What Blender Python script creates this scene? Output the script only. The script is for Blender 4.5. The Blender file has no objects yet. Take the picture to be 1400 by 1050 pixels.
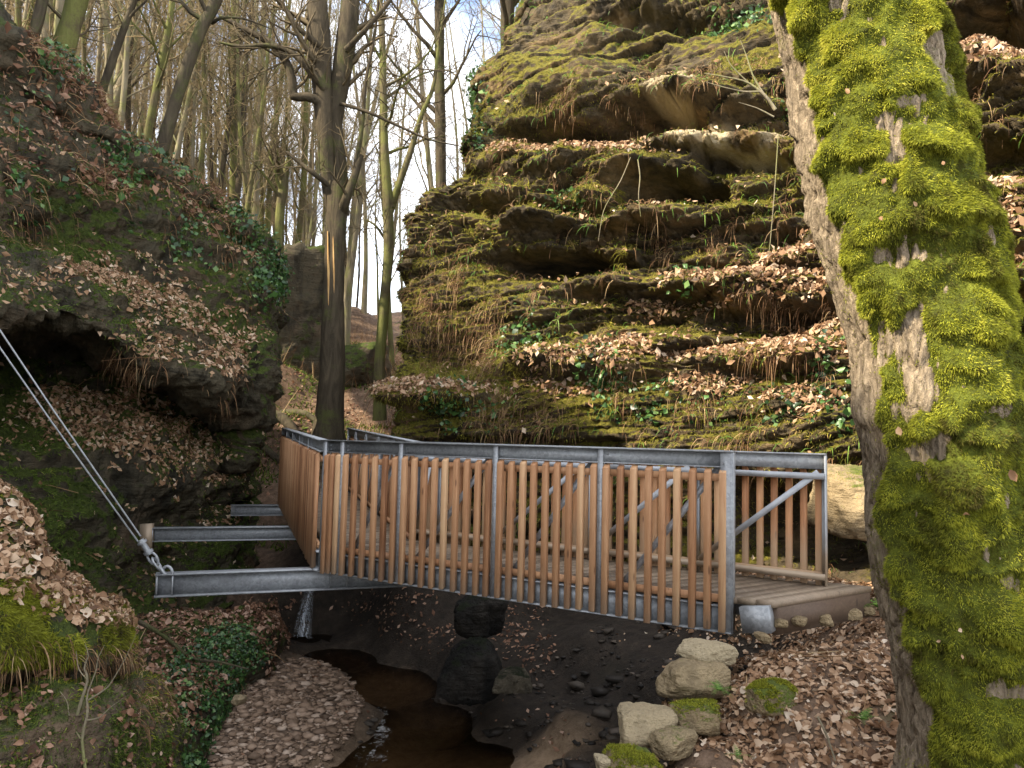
import bpy, math, random
import numpy as np
from mathutils import Vector, Matrix

R = math.radians
scene = bpy.context.scene
COL = scene.collection
rs = np.random.RandomState(7)
random.seed(7)

# ------------------------------------------------------------------ camera
F = 1053.0
PITCH, ROLL = R(4.13), R(1.3)
cam_d = bpy.data.cameras.new('camera')
cam = bpy.data.objects.new('camera', cam_d)
COL.objects.link(cam)
scene.camera = cam
cam_d.sensor_fit = 'HORIZONTAL'
cam_d.sensor_width = 36.0
cam_d.lens = 36.0 * F / 1400.0
cam_d.clip_start = 0.05
cam_d.clip_end = 2000
CM = Matrix.Rotation(R(90) + PITCH, 3, 'X') @ Matrix.Rotation(ROLL, 3, 'Z')
cam.matrix_world = CM.to_4x4()
CMn = np.array(CM)


def P(px, py, d):
    """world point seen at photo pixel (px,py) at forward distance d (world Y)"""
    v = CMn @ np.array([(px - 700) / F, (525 - py) / F, -1.0])
    return v * (d / v[1])


def proj(p):
    q = p @ CMn
    w = np.maximum(-q[..., 2], 0.05)
    return 700 + F * q[..., 0] / w, 525 - F * q[..., 1] / w


# ------------------------------------------------------------------ noise
def _h(ix, iy, iz, seed):
    n = (ix * 374761393 + iy * 668265263 + iz * 2147483647 + seed * 1274126177) & 0xFFFFFFFF
    n = ((n ^ (n >> 13)) * 1274126177) & 0xFFFFFFFF
    n = ((n ^ (n >> 16)) * 2246822519) & 0xFFFFFFFF
    return ((n ^ (n >> 15)) & 0xFFFFFF) / float(0xFFFFFF) * 2 - 1


def vn(p, seed=0):
    p = np.asarray(p, dtype=np.float64)
    i = np.floor(p).astype(np.int64)
    f = p - i
    f = f * f * f * (f * (f * 6 - 15) + 10)
    x, y, z = i[..., 0], i[..., 1], i[..., 2]
    fx, fy, fz = f[..., 0], f[..., 1], f[..., 2]
    def c(a, b, g): return _h(x + a, y + b, z + g, seed)
    x00 = c(0, 0, 0) * (1 - fx) + c(1, 0, 0) * fx
    x10 = c(0, 1, 0) * (1 - fx) + c(1, 1, 0) * fx
    x01 = c(0, 0, 1) * (1 - fx) + c(1, 0, 1) * fx
    x11 = c(0, 1, 1) * (1 - fx) + c(1, 1, 1) * fx
    return (x00 * (1 - fy) + x10 * fy) * (1 - fz) + (x01 * (1 - fy) + x11 * fy) * fz


def fbm(p, oct=4, seed=0, gain=0.5):
    p = np.asarray(p, dtype=np.float64)
    s, a, t = 0, 1.0, 0
    for k in range(oct):
        s = s + a * vn(p * (2.03 ** k) + 17.3 * k, seed + k)
        t += a
        a *= gain
    return s / t * 1.5


def sstep(a, b, x):
    t = np.clip((x - a) / (b - a), 0, 1)
    return t * t * (3 - 2 * t)


# ------------------------------------------------------------------ mesh helpers
def mesh_np(name, v, faces, mat, parent=None, smooth=False, attrs=None):
    """faces: list of int arrays (M,3) or (M,4)"""
    me = bpy.data.meshes.new(name)
    v = np.ascontiguousarray(v, dtype=np.float32).reshape(-1, 3)
    if not isinstance(faces, list):
        faces = [faces]
    faces = [np.asarray(f, dtype=np.int32) for f in faces if len(f)]
    loops = np.concatenate([f.ravel() for f in faces])
    tot = np.concatenate([np.full(len(f), f.shape[1], dtype=np.int32) for f in faces])
    st = np.zeros(len(tot), dtype=np.int32)
    st[1:] = np.cumsum(tot)[:-1]
    me.vertices.add(len(v)); me.vertices.foreach_set('co', v.ravel())
    me.loops.add(len(loops)); me.loops.foreach_set('vertex_index', loops)
    me.polygons.add(len(tot)); me.polygons.foreach_set('loop_start', st); me.polygons.foreach_set('loop_total', tot)
    if smooth:
        me.polygons.foreach_set('use_smooth', np.ones(len(tot), dtype=bool))
    for k, a in (attrs or {}).items():
        at = me.attributes.new(k, 'FLOAT', 'POINT')
        at.data.foreach_set('value', np.ascontiguousarray(a, dtype=np.float32).ravel())
    me.update(calc_edges=True)
    if mat: me.materials.append(mat)
    o = bpy.data.objects.new(name, me)
    COL.objects.link(o)
    if parent: o.parent = parent
    return o


def tag(o, label=None, cat=None, group=None, kind=None):
    if label: o['label'] = label
    if cat: o['category'] = cat
    if group: o['group'] = group
    if kind: o['kind'] = kind
    return o


def empty(name, loc=(0, 0, 0)):
    o = bpy.data.objects.new(name, None)
    COL.objects.link(o)
    o.location = loc
    o.empty_display_size = 0.2
    return o


class MB:
    def __init__(s):
        s.v = []; s.f4 = []; s.f3 = []; s.n = 0; s.at = []
    def add(s, v, f4=None, f3=None, at=None):
        v = np.asarray(v, dtype=np.float64).reshape(-1, 3)
        if f4 is not None and len(f4): s.f4.append(np.asarray(f4) + s.n)
        if f3 is not None and len(f3): s.f3.append(np.asarray(f3) + s.n)
        s.v.append(v); s.n += len(v)
        s.at.append(np.full(len(v), 0.5) if at is None else np.broadcast_to(at, (len(v),)))
    def box(s, p0, p1, w, h, up=(0, 0, 1), cut0=0, cut1=0):
        """bar from p0 to p1, w sideways, h along up"""
        p0 = np.array(p0, float); p1 = np.array(p1, float)
        t = p1 - p0; t /= np.linalg.norm(t)
        up = np.array(up, float)
        sd = np.cross(t, up); sd /= np.linalg.norm(sd)
        u = np.cross(sd, t)
        v = []
        for p, c in ((p0, cut0), (p1, cut1)):
            for a, b in ((-1, -1), (1, -1), (1, 1), (-1, 1)):
                v.append(p + sd * a * w / 2 + u * b * h / 2 + t * c * b * h / 2)
        s.add(v, [(0, 1, 2, 3), (7, 6, 5, 4), (4, 5, 1, 0), (5, 6, 2, 1), (6, 7, 3, 2), (7, 4, 0, 3)])
    def tube(s, pts, rad, sides=6, at=None, cap=True):
        v, f = tube(pts, rad, sides)
        s.add(v, f, at=at)
        if cap:
            n = len(pts)
            for k, base in ((0, 0), (1, (n - 1) * sides)):
                ring = np.arange(sides) + base
                c = v[ring].mean(0)
                ids = np.arange(sides)
                vv = np.vstack([v[ring], c])
                f3 = np.stack([ids, (ids + 1) % sides, np.full(sides, sides)], 1)
                if k == 0: f3 = f3[:, ::-1]
                s.add(vv, None, f3, at=at)
    def build(s, name, mat, parent=None, smooth=False, attr=False):
        v = np.vstack(s.v)
        fs = []
        if s.f4: fs.append(np.vstack(s.f4))
        if s.f3: fs.append(np.vstack(s.f3))
        return mesh_np(name, v, fs, mat, parent, smooth, {'rnd': np.concatenate(s.at)} if attr else None)


def tube(pts, rad, sides=6):
    pts = np.asarray(pts, float); n = len(pts)
    rad = np.broadcast_to(np.asarray(rad, float), (n,))
    t = np.gradient(pts, axis=0)
    t /= np.linalg.norm(t, axis=1, keepdims=True) + 1e-9
    ref = np.array([0.31, 0.94, 0.13]) if abs(t[:, 1]).mean() < 0.75 else np.array([0.93, 0.2, 0.3])
    u = np.cross(t, ref); u /= np.linalg.norm(u, axis=1, keepdims=True) + 1e-9
    w = np.cross(t, u)
    a = np.arange(sides) * 2 * math.pi / sides
    ring = u[:, None, :] * np.cos(a)[None, :, None] + w[:, None, :] * np.sin(a)[None, :, None]
    v = (pts[:, None, :] + ring * rad[:, None, None]).reshape(-1, 3)
    i = np.arange(n - 1)[:, None] * sides
    j = np.arange(sides)[None, :]
    k = (j + 1) % sides
    f = np.stack([i + j, i + k, i + sides + k, i + sides + j], -1).reshape(-1, 4)
    return v, f


def catmull(C, n, axis):
    C = np.moveaxis(np.asarray(C, float), axis, 0)
    m = len(C)
    x = np.linspace(0, m - 1, n)
    i = np.clip(np.floor(x).astype(int), 0, m - 2)
    t = (x - i).reshape((-1,) + (1,) * (C.ndim - 1))
    g = lambda k: C[np.clip(i + k, 0, m - 1)]
    p0, p1, p2, p3 = g(-1), g(0), g(1), g(2)
    tn = 0.42
    m1 = tn * (p2 - p0); m2 = tn * (p3 - p1)
    r = (2 * t**3 - 3 * t**2 + 1) * p1 + (t**3 - 2 * t**2 + t) * m1 + (-2 * t**3 + 3 * t**2) * p2 + (t**3 - t**2) * m2
    return np.moveaxis(r, 0, axis)


def sheet(C, nr, nc):
    C = np.asarray(C, float)
    return catmull(catmull(C, nr, 0), nc, 1)


def gnormals(G, flip_to=None):
    dr = np.gradient(G, axis=0); dc = np.gradient(G, axis=1)
    n = np.cross(dc, dr)
    n /= np.linalg.norm(n, axis=-1, keepdims=True) + 1e-9
    return n


def gquads(nr, nc):
    i = np.arange(nr - 1)[:, None] * nc + np.arange(nc - 1)[None, :]
    return np.stack([i, i + nc, i + nc + 1, i + 1], -1).reshape(-1, 4)


class Surf:
    """dense grid surface with normals, used to hang leaves and moss on"""
    def __init__(s, G):
        s.G = G
        s.N = gnormals(G)
    def faces(s):
        return gquads(*s.G.shape[:2])
    def scatter(s, w, n, rng):
        G, N = s.G, s.N
        a = np.linalg.norm(np.cross(G[1:, :-1] - G[:-1, :-1], G[:-1, 1:] - G[:-1, :-1]), axis=-1)
        wt = a * np.clip(w[:-1, :-1], 0, None)
        c = np.cumsum(wt.ravel())
        if c[-1] <= 0: return np.zeros((0, 3)), np.zeros((0, 3))
        k = np.searchsorted(c, rng.rand(n) * c[-1])
        k = np.clip(k, 0, len(c) - 1)
        r, q = np.unravel_index(k, wt.shape)
        fu, fv = rng.rand(n, 1), rng.rand(n, 1)
        L = lambda A: (A[r, q] * (1 - fu) + A[r + 1, q] * fu) * (1 - fv) + (A[r, q + 1] * (1 - fu) + A[r + 1, q + 1] * fu) * fv
        nn = L(N); nn /= np.linalg.norm(nn, axis=1, keepdims=True) + 1e-9
        return L(G), nn


def unit(a): return a / (np.linalg.norm(a, axis=-1, keepdims=True) + 1e-9)


def leaves(name, pos, nor, size, mat, rng, tilt=0.5, detail=True, lift=0.012, parent=None, aspect=0.62, curl=0.25, droop=0.0):
    n = len(pos)
    nz = unit(nor + rng.normal(0, tilt, (n, 3)))
    t = unit(np.cross(nz, rng.normal(0, 1, (n, 3))))
    if droop: t = unit(t + np.array([0, 0, -droop]))
    nz = unit(nz - t * (nz * t).sum(1, keepdims=True))
    b = np.cross(nz, t)
    L = size * np.clip(rng.lognormal(-.08, .36, (n, 1)), .35, 1.9)
    W = L * aspect * (0.75 + 0.5 * rng.rand(n, 1))
    cu = L * curl * rng.normal(0, 1, (n, 1))
    fo = W * (0.1 + 0.5 * rng.rand(n, 1)) * np.where(rng.rand(n, 1) < .7, 1, -1)
    p = pos + nor * (lift * rng.rand(n, 1) * 2)
    def q(x, y, z, c): return p + t * L * x + b * W * y + nz * (fo * z + cu * c)
    if detail:
        V = np.stack([q(-.5, 0, 0, -.5), q(-.17, 0, 0, .12), q(.2, 0, 0, .15), q(.5, 0, 0, -.6),
                      q(-.2, .42, .5, .1), q(.15, .48, .6, .1), q(-.2, -.42, .5, .1), q(.15, -.48, .6, .1)], 1)
        T = np.array([(0, 1, 4), (0, 6, 1), (1, 2, 5), (1, 5, 4), (1, 6, 7), (1, 7, 2), (2, 3, 5), (2, 7, 3)])
    else:
        V = np.stack([q(-.5, 0, 0, -.5), q(0, .45, .5, .1), q(.5, 0, 0, -.5), q(0, -.45, .5, .1)], 1)
        T = np.array([(0, 2, 1), (0, 3, 2)])
    m = V.shape[1]
    f = (T[None] + (np.arange(n) * m)[:, None, None]).reshape(-1, 3)
    return mesh_np(name, V.reshape(-1, 3), f, mat, parent, False, {'rnd': np.repeat(rng.rand(n), m)})


def blades(name, pos, dirs, length, width, mat, rng, gravity=0.4, segs=2, parent=None, var=None):
    """tapered strands; dirs unit growth direction, bends down by gravity"""
    n = len(pos)
    L = np.asarray(length).reshape(-1, 1) * np.ones((n, 1))
    side = unit(np.cross(dirs, rng.normal(0, 1, (n, 3)))) * (np.asarray(width).reshape(-1, 1) / 2)
    pts, p, d = [pos], pos, dirs
    for k in range(segs):
        p = p + d * L / segs
        d = unit(d + np.array([0, 0, -gravity]))
        pts.append(p)
    V = []
    for k in range(segs):
        s = 1 - 0.7 * k / segs
        V += [pts[k] - side * s, pts[k] + side * s]
    V.append(pts[-1])
    V = np.stack(V, 1); m = V.shape[1]
    T = []
    for k in range(segs - 1):
        a = 2 * k
        T += [(a, a + 1, a + 3), (a, a + 3, a + 2)]
    a = 2 * (segs - 1)
    T.append((a, a + 1, a + 2))
    f = (np.array(T)[None] + (np.arange(n) * m)[:, None, None]).reshape(-1, 3)
    rv = rng.rand(n) if var is None else var
    return mesh_np(name, V.reshape(-1, 3), f, mat, parent, False, {'rnd': np.repeat(rv, m)})


# ------------------------------------------------------------------ materials
class NT:
    def __init__(s, name):
        s.m = bpy.data.materials.new(name)
        s.m.use_nodes = True
        s.t = s.m.node_tree
        s.t.nodes.clear()
        s.out = s.t.nodes.new('ShaderNodeOutputMaterial')
    def n(s, typ, ins=None, **kw):
        nd = s.t.nodes.new(typ)
        for k, v in kw.items(): setattr(nd, k, v)
        for k, v in (ins or {}).items(): s.set(nd, k, v)
        return nd
    def set(s, nd, k, v):
        i = nd.inputs[k]
        if isinstance(v, bpy.types.NodeSocket): s.t.links.new(v, i)
        elif isinstance(v, bpy.types.Node): s.t.links.new(v.outputs[0], i)
        else: i.default_value = v
    def pos(s):
        return s.n('ShaderNodeTexCoord').outputs['Object']
    def noise(s, scale, detail=4, rough=.55, vec=None, dist=0):
        return s.n('ShaderNodeTexNoise', {'Scale': scale, 'Detail': detail, 'Roughness': rough, 'Distortion': dist, 'Vector': vec if vec is not None else s.pos()}).outputs[0]
    def ramp(s, fac, stops):
        nd = s.n('ShaderNodeValToRGB', {'Fac': fac})
        el = nd.color_ramp.elements
        while len(el) > 1: el.remove(el[-1])
        for i, (p, c) in enumerate(stops):
            e = el[0] if i == 0 else el.new(p)
            e.position = p
            e.color = (*c, 1) if len(c) == 3 else c
        return nd.outputs[0]
    def math(s, op, a, b=0.0, c=0.0):
        nd = s.n('ShaderNodeMath', operation=op)
        s.set(nd, 0, a); s.set(nd, 1, b)
        if op == 'MULTIPLY_ADD': s.set(nd, 2, c)
        return nd.outputs[0]
    def rng(s, v, a, b, lo=0., hi=1.):
        return s.n('ShaderNodeMapRange', {'Value': v, 'From Min': a, 'From Max': b, 'To Min': lo, 'To Max': hi}, interpolation_type='SMOOTHSTEP').outputs[0]
    def mix(s, fac, a, b, blend='MIX'):
        nd = s.n('ShaderNodeMix', data_type='RGBA', blend_type=blend)
        s.set(nd, 0, fac); s.set(nd, 6, a if not isinstance(a, tuple) else (*a[:3], 1)); s.set(nd, 7, b if not isinstance(b, tuple) else (*b[:3], 1))
        return nd.outputs[2]
    def attr(s, name):
        return s.n('ShaderNodeAttribute', attribute_name=name).outputs['Fac']
    def nz(s):
        g = s.n('ShaderNodeNewGeometry')
        return s.n('ShaderNodeSeparateXYZ', {0: g.outputs['Normal']}).outputs[2]
    def bump(s, h, strength=.5, dist=.05, normal=None):
        nd = s.n('ShaderNodeBump', {'Height': h, 'Strength': strength, 'Distance': dist})
        if normal is not None: s.set(nd, 'Normal', normal)
        return nd.outputs[0]
    def bsdf(s, col, rough=.8, normal=None, spec=.3, metal=0., trans=None):
        b = s.n('ShaderNodeBsdfPrincipled', {'Base Color': col if not isinstance(col, tuple) else (*col[:3], 1), 'Roughness': rough, 'Specular IOR Level': spec, 'Metallic': metal})
        if normal is not None: s.set(b, 'Normal', normal)
        sh = b.outputs[0]
        if trans:
            tr = s.n('ShaderNodeBsdfTranslucent', {'Color': col if not isinstance(col, tuple) else (*col[:3], 1)})
            sh = s.n('ShaderNodeMixShader', {0: trans, 1: sh, 2: tr.outputs[0]}).outputs[0]
        s.t.links.new(sh, s.out.inputs[0])
        return s.m


def leaf_mat(name, stops, rough=.65, trans=.25, spec=.25):
    n = NT(name)
    return n.bsdf(n.ramp(n.attr('rnd'), stops), rough, None, spec, 0, trans)


M = {}
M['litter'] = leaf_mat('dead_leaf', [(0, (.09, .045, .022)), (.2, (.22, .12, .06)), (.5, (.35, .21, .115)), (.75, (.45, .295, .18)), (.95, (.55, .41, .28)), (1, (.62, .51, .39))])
M['litter_dark'] = leaf_mat('dead_leaf_old', [(0, (.07, .035, .02)), (.3, (.17, .085, .05)), (.7, (.31, .17, .1)), (1, (.46, .31, .22))])  # darker, redder leaf tones
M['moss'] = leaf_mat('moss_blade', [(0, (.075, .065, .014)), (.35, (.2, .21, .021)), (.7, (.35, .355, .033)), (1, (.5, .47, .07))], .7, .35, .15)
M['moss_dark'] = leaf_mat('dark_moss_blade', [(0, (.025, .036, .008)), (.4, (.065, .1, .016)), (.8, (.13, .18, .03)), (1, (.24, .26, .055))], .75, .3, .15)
M['moss_cliff'] = leaf_mat('cliff_moss_blade', [(0, (.045, .035, .013)), (.3, (.11, .1, .02)), (.6, (.24, .225, .034)), (.85, (.38, .34, .055)), (1, (.38, .26, .1))], .75, .3, .15)
M['strand'] = leaf_mat('dry_strand', [(0, (.07, .035, .018)), (.4, (.17, .09, .045)), (.8, (.3, .18, .09)), (1, (.42, .3, .16))], .75, .2, .15)
M['ivy'] = leaf_mat('ivy_leaf', [(0, (.015, .035, .012)), (.5, (.035, .085, .022)), (.85, (.07, .15, .035)), (1, (.16, .24, .07))], .38, .2, .4)
M['fern'] = leaf_mat('fern_frond', [(0, (.05, .1, .015)), (.5, (.1, .2, .03)), (1, (.2, .32, .05))], .55, .35, .3)


def rock_mat(name, dark, mid, warm, moss_a, moss_b, moss_bias=0.0, pale=(.5, .41, .26), bump=1.0):
    n = NT(name)
    p = n.pos()
    n1 = n.noise(.9, 5, .6, p); n2 = n.noise(4.5, 6, .65, p); n3 = n.noise(19, 5, .7, p); n4 = n.noise(.45, 4, .6, p, .6)
    st = n.n('ShaderNodeMapping', {'Vector': p, 'Scale': (.7, .7, 9)})
    n5 = n.noise(1.3, 5, .65, st.outputs[0], .4)
    col = n.ramp(n2, [(.25, dark), (.5, mid), (.72, tuple(.65 * a + .35 * b for a, b in zip(mid, warm))), (.85, warm)])
    col = n.mix(n.rng(n1, .5, .68), col, warm)
    col = n.mix(n.rng(n5, .56, .72, 0, .7), col, dark)
    col = n.mix(n.attr('pale'), col, n.mix(n2, pale, tuple(a * .75 for a in pale)))
    dm = n.rng(n.noise(.7, 4, .65, n.n('ShaderNodeMapping', {'Vector': p, 'Scale': (1.4, 1.4, .45)}).outputs[0], .5), .5, .66, 0, .8)
    col = n.mix(n.math('MULTIPLY', dm, n.math('SUBTRACT', 1.0, n.attr('pale'))), col, tuple(a * .8 for a in dark))
    up = n.nz()
    mk = n.math('ADD', n.math('MULTIPLY', up, .85), n.math('MULTIPLY', n.math('SUBTRACT', n4, .5), 2.4))
    mk = n.math('ADD', mk, n.math('MULTIPLY', n.math('SUBTRACT', n2, .5), 1.5))
    mk = n.math('ADD', mk, n.attr('moss'))
    mm = n.rng(mk, .34 - moss_bias, .72 - moss_bias)
    mc = n.ramp(n3, [(.3, moss_a), (.5, tuple((a + b) / 2 for a, b in zip(moss_a, moss_b))), (.72, moss_b)])
    col = n.mix(mm, col, mc)
    h = n.math('ADD', n.math('MULTIPLY', n2, .7), n.math('MULTIPLY', n3, .35))
    h = n.math('ADD', h, n.math('MULTIPLY', n5, .5))
    h2 = n.noise(70, 3, .7, p)
    h = n.math('ADD', h, n.math('MULTIPLY', n.math('MULTIPLY', h2, mm), .5))
    return n.bsdf(col, .88, n.bump(h, 1.0 * bump, .14), .2)


M['cliff'] = rock_mat('sandstone_cliff', (.02, .016, .011), (.085, .064, .036), (.19, .125, .06), (.055, .05, .011), (.29, .25, .034), .27)
M['hill'] = rock_mat('mossy_hillside', (.02, .018, .012), (.075, .062, .038), (.13, .09, .055), (.032, .046, .011), (.11, .14, .024), .2)
M['stone'] = rock_mat('pale_sandstone', (.09, .065, .036), (.27, .2, .11), (.36, .27, .15), (.09, .12, .02), (.2, .24, .04), -.28)
M['wetrock'] = rock_mat('dark_wet_rock', (.007, .0065, .006), (.022, .02, .017), (.045, .038, .03), (.012, .018, .007), (.03, .036, .012), -.1)  # wet rock, its colour lowered further to deepen the shade under the bridge


def ground_mat():
    n = NT('forest_floor')
    p = n.pos()
    a = n.noise(1.1, 5, .6, p); b = n.noise(7, 6, .7, p); c = n.noise(38, 4, .7, p)
    col = n.ramp(b, [(.28, (.045, .028, .016)), (.5, (.12, .075, .045)), (.68, (.2, .13, .085)), (.82, (.28, .2, .14))])
    col = n.mix(n.rng(a, .56, .7, 0, .6), col, n.ramp(c, [(.3, (.025, .035, .01)), (.7, (.09, .11, .025))]))
    sand = n.ramp(b, [(.3, (.24, .16, .09)), (.6, (.4, .28, .17)), (.8, (.48, .35, .23))])
    wet = n.ramp(b, [(.3, (.008, .006, .004)), (.6, (.024, .018, .012)), (.8, (.06, .045, .03))])  # near-black for wet earth and for shade painted under the bridge
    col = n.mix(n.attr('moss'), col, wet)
    col = n.mix(n.attr('pale'), col, sand)
    h = n.math('ADD', b, n.math('MULTIPLY', c, .5))
    return n.bsdf(col, .85, n.bump(h, .8, .05), .25)


M['ground'] = ground_mat()


def bark_mat(name, dark, light, green, g_amt=.5, vs=(9, 9, 1.6), g_dir=None):
    n = NT(name)
    p = n.pos()
    mp = n.n('ShaderNodeMapping', {'Vector': p, 'Scale': vs}).outputs[0]
    a = n.noise(2.2, 6, .65, mp, .8); b = n.noise(1.6, 5, .6, p); c = n.noise(30, 4, .7, p)
    col = n.ramp(a, [(.3, dark), (.52, tuple((x + y) / 2 for x, y in zip(dark, light))), (.72, light)])
    m = n.rng(n.math('ADD', b, n.math('MULTIPLY', n.math('SUBTRACT', c, .5), .4)), .62 - .3 * g_amt, .82 - .3 * g_amt)
    col = n.mix(n.math('MULTIPLY', m, .85), col, green)
    return n.bsdf(col, .9, n.bump(n.math('ADD', a, n.math('MULTIPLY', c, .25)), .9, .05), .15)


M['bark_big'] = bark_mat('rough_bark', (.085, .063, .042), (.42, .33, .225), (.2, .2, .06), .2, (16, 16, 4.5))
M['bark_beech'] = bark_mat('beech_bark', (.03, .024, .015), (.095, .073, .046), (.075, .08, .024), .35, (3, 3, .6))
M['bark_moss'] = bark_mat('green_bark', (.05, .042, .022), (.15, .12, .065), (.13, .135, .038), .8, (3, 3, .6))
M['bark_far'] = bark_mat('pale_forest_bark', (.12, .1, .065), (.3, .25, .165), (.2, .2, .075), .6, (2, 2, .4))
M['bark_dark'] = bark_mat('dark_bark', (.035, .028, .02), (.1, .08, .05), (.07, .075, .025), .4, (3, 3, .6))


def twig_mat(name, a, b):
    n = NT(name)
    oi = n.n('ShaderNodeObjectInfo').outputs['Random']
    return n.bsdf(n.mix(oi, a, b), .85, None, .1)


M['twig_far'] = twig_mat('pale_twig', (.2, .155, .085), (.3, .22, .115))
M['twig'] = twig_mat('brown_twig', (.09, .07, .042), (.13, .1, .06))


def steel_mat():
    n = NT('galvanised_steel')
    p = n.pos()
    a = n.noise(9, 4, .6, p); b = n.noise(60, 3, .6, p); v = n.n('ShaderNodeTexVoronoi', {'Vector': p, 'Scale': 45.}).outputs['Color']
    vv = n.n('ShaderNodeSeparateColor', {0: v}).outputs[0]
    f = n.math('ADD', n.math('MULTIPLY', a, .6), n.math('MULTIPLY', vv, .25))
    col = n.ramp(f, [(.25, (.22, .225, .23)), (.5, (.31, .32, .325)), (.75, (.41, .42, .425))])
    return n.bsdf(col, n.rng(a, .3, .7, .42, .62), n.bump(b, .12, .004), .5, .3)


M['steel'] = steel_mat()


def dirty_steel():
    n = NT('dusty_steel')
    p = n.pos()
    a = n.noise(6, 5, .65, p)
    z = n.n('ShaderNodeSeparateXYZ', {0: p}).outputs[2]
    d = n.rng(n.math('ADD', z, n.math('MULTIPLY', n.math('SUBTRACT', a, .5), .25)), -1.0, -.72, 1, 0)
    col = n.mix(d, n.ramp(a, [(.3, (.27, .28, .29)), (.7, (.4, .41, .42))]), (.34, .26, .18))
    return n.bsdf(col, .55, None, .4, .35)


M['steel_dusty'] = dirty_steel()


def wood_mat(name, cols, dirty=None, axis=2):
    n = NT(name)
    p = n.pos()
    sc = [22, 22, 22]; sc[axis] = 1.1
    oi = n.n('ShaderNodeObjectInfo').outputs['Random']
    at = n.attr('rnd')
    off = n.n('ShaderNodeCombineXYZ', {0: n.math('MULTIPLY', at, 40), 1: n.math('MULTIPLY', oi, 31), 2: n.math('MULTIPLY', n.math('ADD', at, oi), 17)}).outputs[0]
    pv = n.n('ShaderNodeVectorMath', {0: p, 1: off}, operation='ADD').outputs[0]
    mp = n.n('ShaderNodeMapping', {'Vector': pv, 'Scale': tuple(sc)}).outputs[0]
    a = n.noise(1.6, 5, .62, mp, 1.2); b = n.noise(2.3, 3, .5, pv)
    kn = n.n('ShaderNodeTexVoronoi', {'Vector': n.n('ShaderNodeMapping', {'Vector': pv, 'Scale': (9, 9, 2.6)}).outputs[0], 'Scale': 1.0}).outputs['Distance']
    f = n.math('ADD', n.math('MULTIPLY', a, .65), n.math('MULTIPLY', n.math('SUBTRACT', n.math('ADD', at, oi), .4), .32))
    f = n.math('ADD', f, n.math('MULTIPLY', n.math('SUBTRACT', b, .5), .25))
    col = n.ramp(f, [(.22, cols[0]), (.42, cols[1]), (.62, cols[2]), (.82, cols[3])])
    col = n.mix(n.rng(kn, .05, .13, .7, 0), col, tuple(c * .45 for c in cols[0]))
    if dirty:
        z = n.n('ShaderNodeSeparateXYZ', {0: p}).outputs[2]
        dd = n.rng(n.math('ADD', z, n.math('MULTIPLY', n.math('SUBTRACT', b, .5), .5)), dirty[0], dirty[1], .8, 0)
        col = n.mix(dd, col, dirty[2])
    return n.bsdf(col, .62, n.bump(a, .2, .003), .3)


M['larch'] = wood_mat('larch_wood', [(.2, .088, .04), (.37, .185, .088), (.48, .265, .135), (.6, .385, .21)], (-1.62, -1.12, (.26, .2, .14)))
M['larch_dusty'] = wood_mat('larch_wood_dusty', [(.2, .082, .034), (.36, .165, .072), (.47, .235, .108), (.58, .36, .19)], (-1.0, -.6, (.36, .25, .15)))
M['deck'] = wood_mat('weathered_deck', [(.12, .085, .055), (.2, .15, .1), (.28, .21, .145), (.36, .28, .2)], None, 1)
M['endwood'] = wood_mat('old_brown_beam', [(.05, .03, .019), (.08, .05, .032), (.11, .072, .046), (.15, .105, .068)], None, 0)


def water_mat():
    n = NT('stream_water')
    p = n.pos()
    a = n.noise(5, 3, .5, p, .5)
    nm = n.bump(a, .22, .03)
    g = n.n('ShaderNodeBsdfGlossy', {'Roughness': .04, 'Normal': nm, 'Color': (.55, .55, .55, 1)})
    t = n.n('ShaderNodeBsdfTransparent', {'Color': (.44, .385, .315, 1)})
    fr = n.n('ShaderNodeFresnel', {'IOR': 1.33, 'Normal': nm})
    ms = n.n('ShaderNodeMixShader', {0: fr.outputs[0], 1: t.outputs[0], 2: g.outputs[0]})
    n.t.links.new(ms.outputs[0], n.out.inputs[0])
    return n.m


M['water'] = water_mat()


def foam_mat():
    n = NT('falling_water')
    b = n.n('ShaderNodeBsdfPrincipled', {'Base Color': (.75, .8, .85, 1), 'Roughness': .25})
    t = n.n('ShaderNodeBsdfTransparent')
    mp = n.n('ShaderNodeMapping', {'Vector': n.pos(), 'Scale': (13, 13, 1.2)}).outputs[0]
    a = n.noise(2.4, 5, .7, mp)
    ms = n.n('ShaderNodeMixShader', {0: n.math('MULTIPLY', n.rng(a, .36, .64, .1, 1.), n.math('MULTIPLY', n.attr('rnd'), .7)), 1: t.outputs[0], 2: b.outputs[0]})
    n.t.links.new(ms.outputs[0], n.out.inputs[0])
    return n.m


M['foam'] = foam_mat()

# ------------------------------------------------------------------ world and sun
SUN = unit(np.array([-0.66, -0.3, 0.69]))
w = bpy.data.worlds.new('World'); scene.world = w; w.use_nodes = True
wt = w.node_tree; wt.nodes.clear()
sky = wt.nodes.new('ShaderNodeTexSky'); sky.sky_type = 'NISHITA'; sky.sun_disc = False
sky.sun_elevation = math.asin(SUN[2]); sky.sun_rotation = math.atan2(SUN[0], SUN[1])
sky.air_density = 1.0; sky.dust_density = 1.5; sky.ozone_density = 1.5
tc = wt.nodes.new('ShaderNodeTexCoord')
mp = wt.nodes.new('ShaderNodeMapping'); mp.inputs['Scale'].default_value = (1, 1, 2.2)
cn = wt.nodes.new('ShaderNodeTexNoise'); cn.inputs['Scale'].default_value = 3.2; cn.inputs['Detail'].default_value = 7; cn.inputs['Roughness'].default_value = .6
cr = wt.nodes.new('ShaderNodeMapRange'); cr.interpolation_type = 'SMOOTHSTEP'
cr.inputs[1].default_value = .34; cr.inputs[2].default_value = .56; cr.inputs[4].default_value = .85
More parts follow.
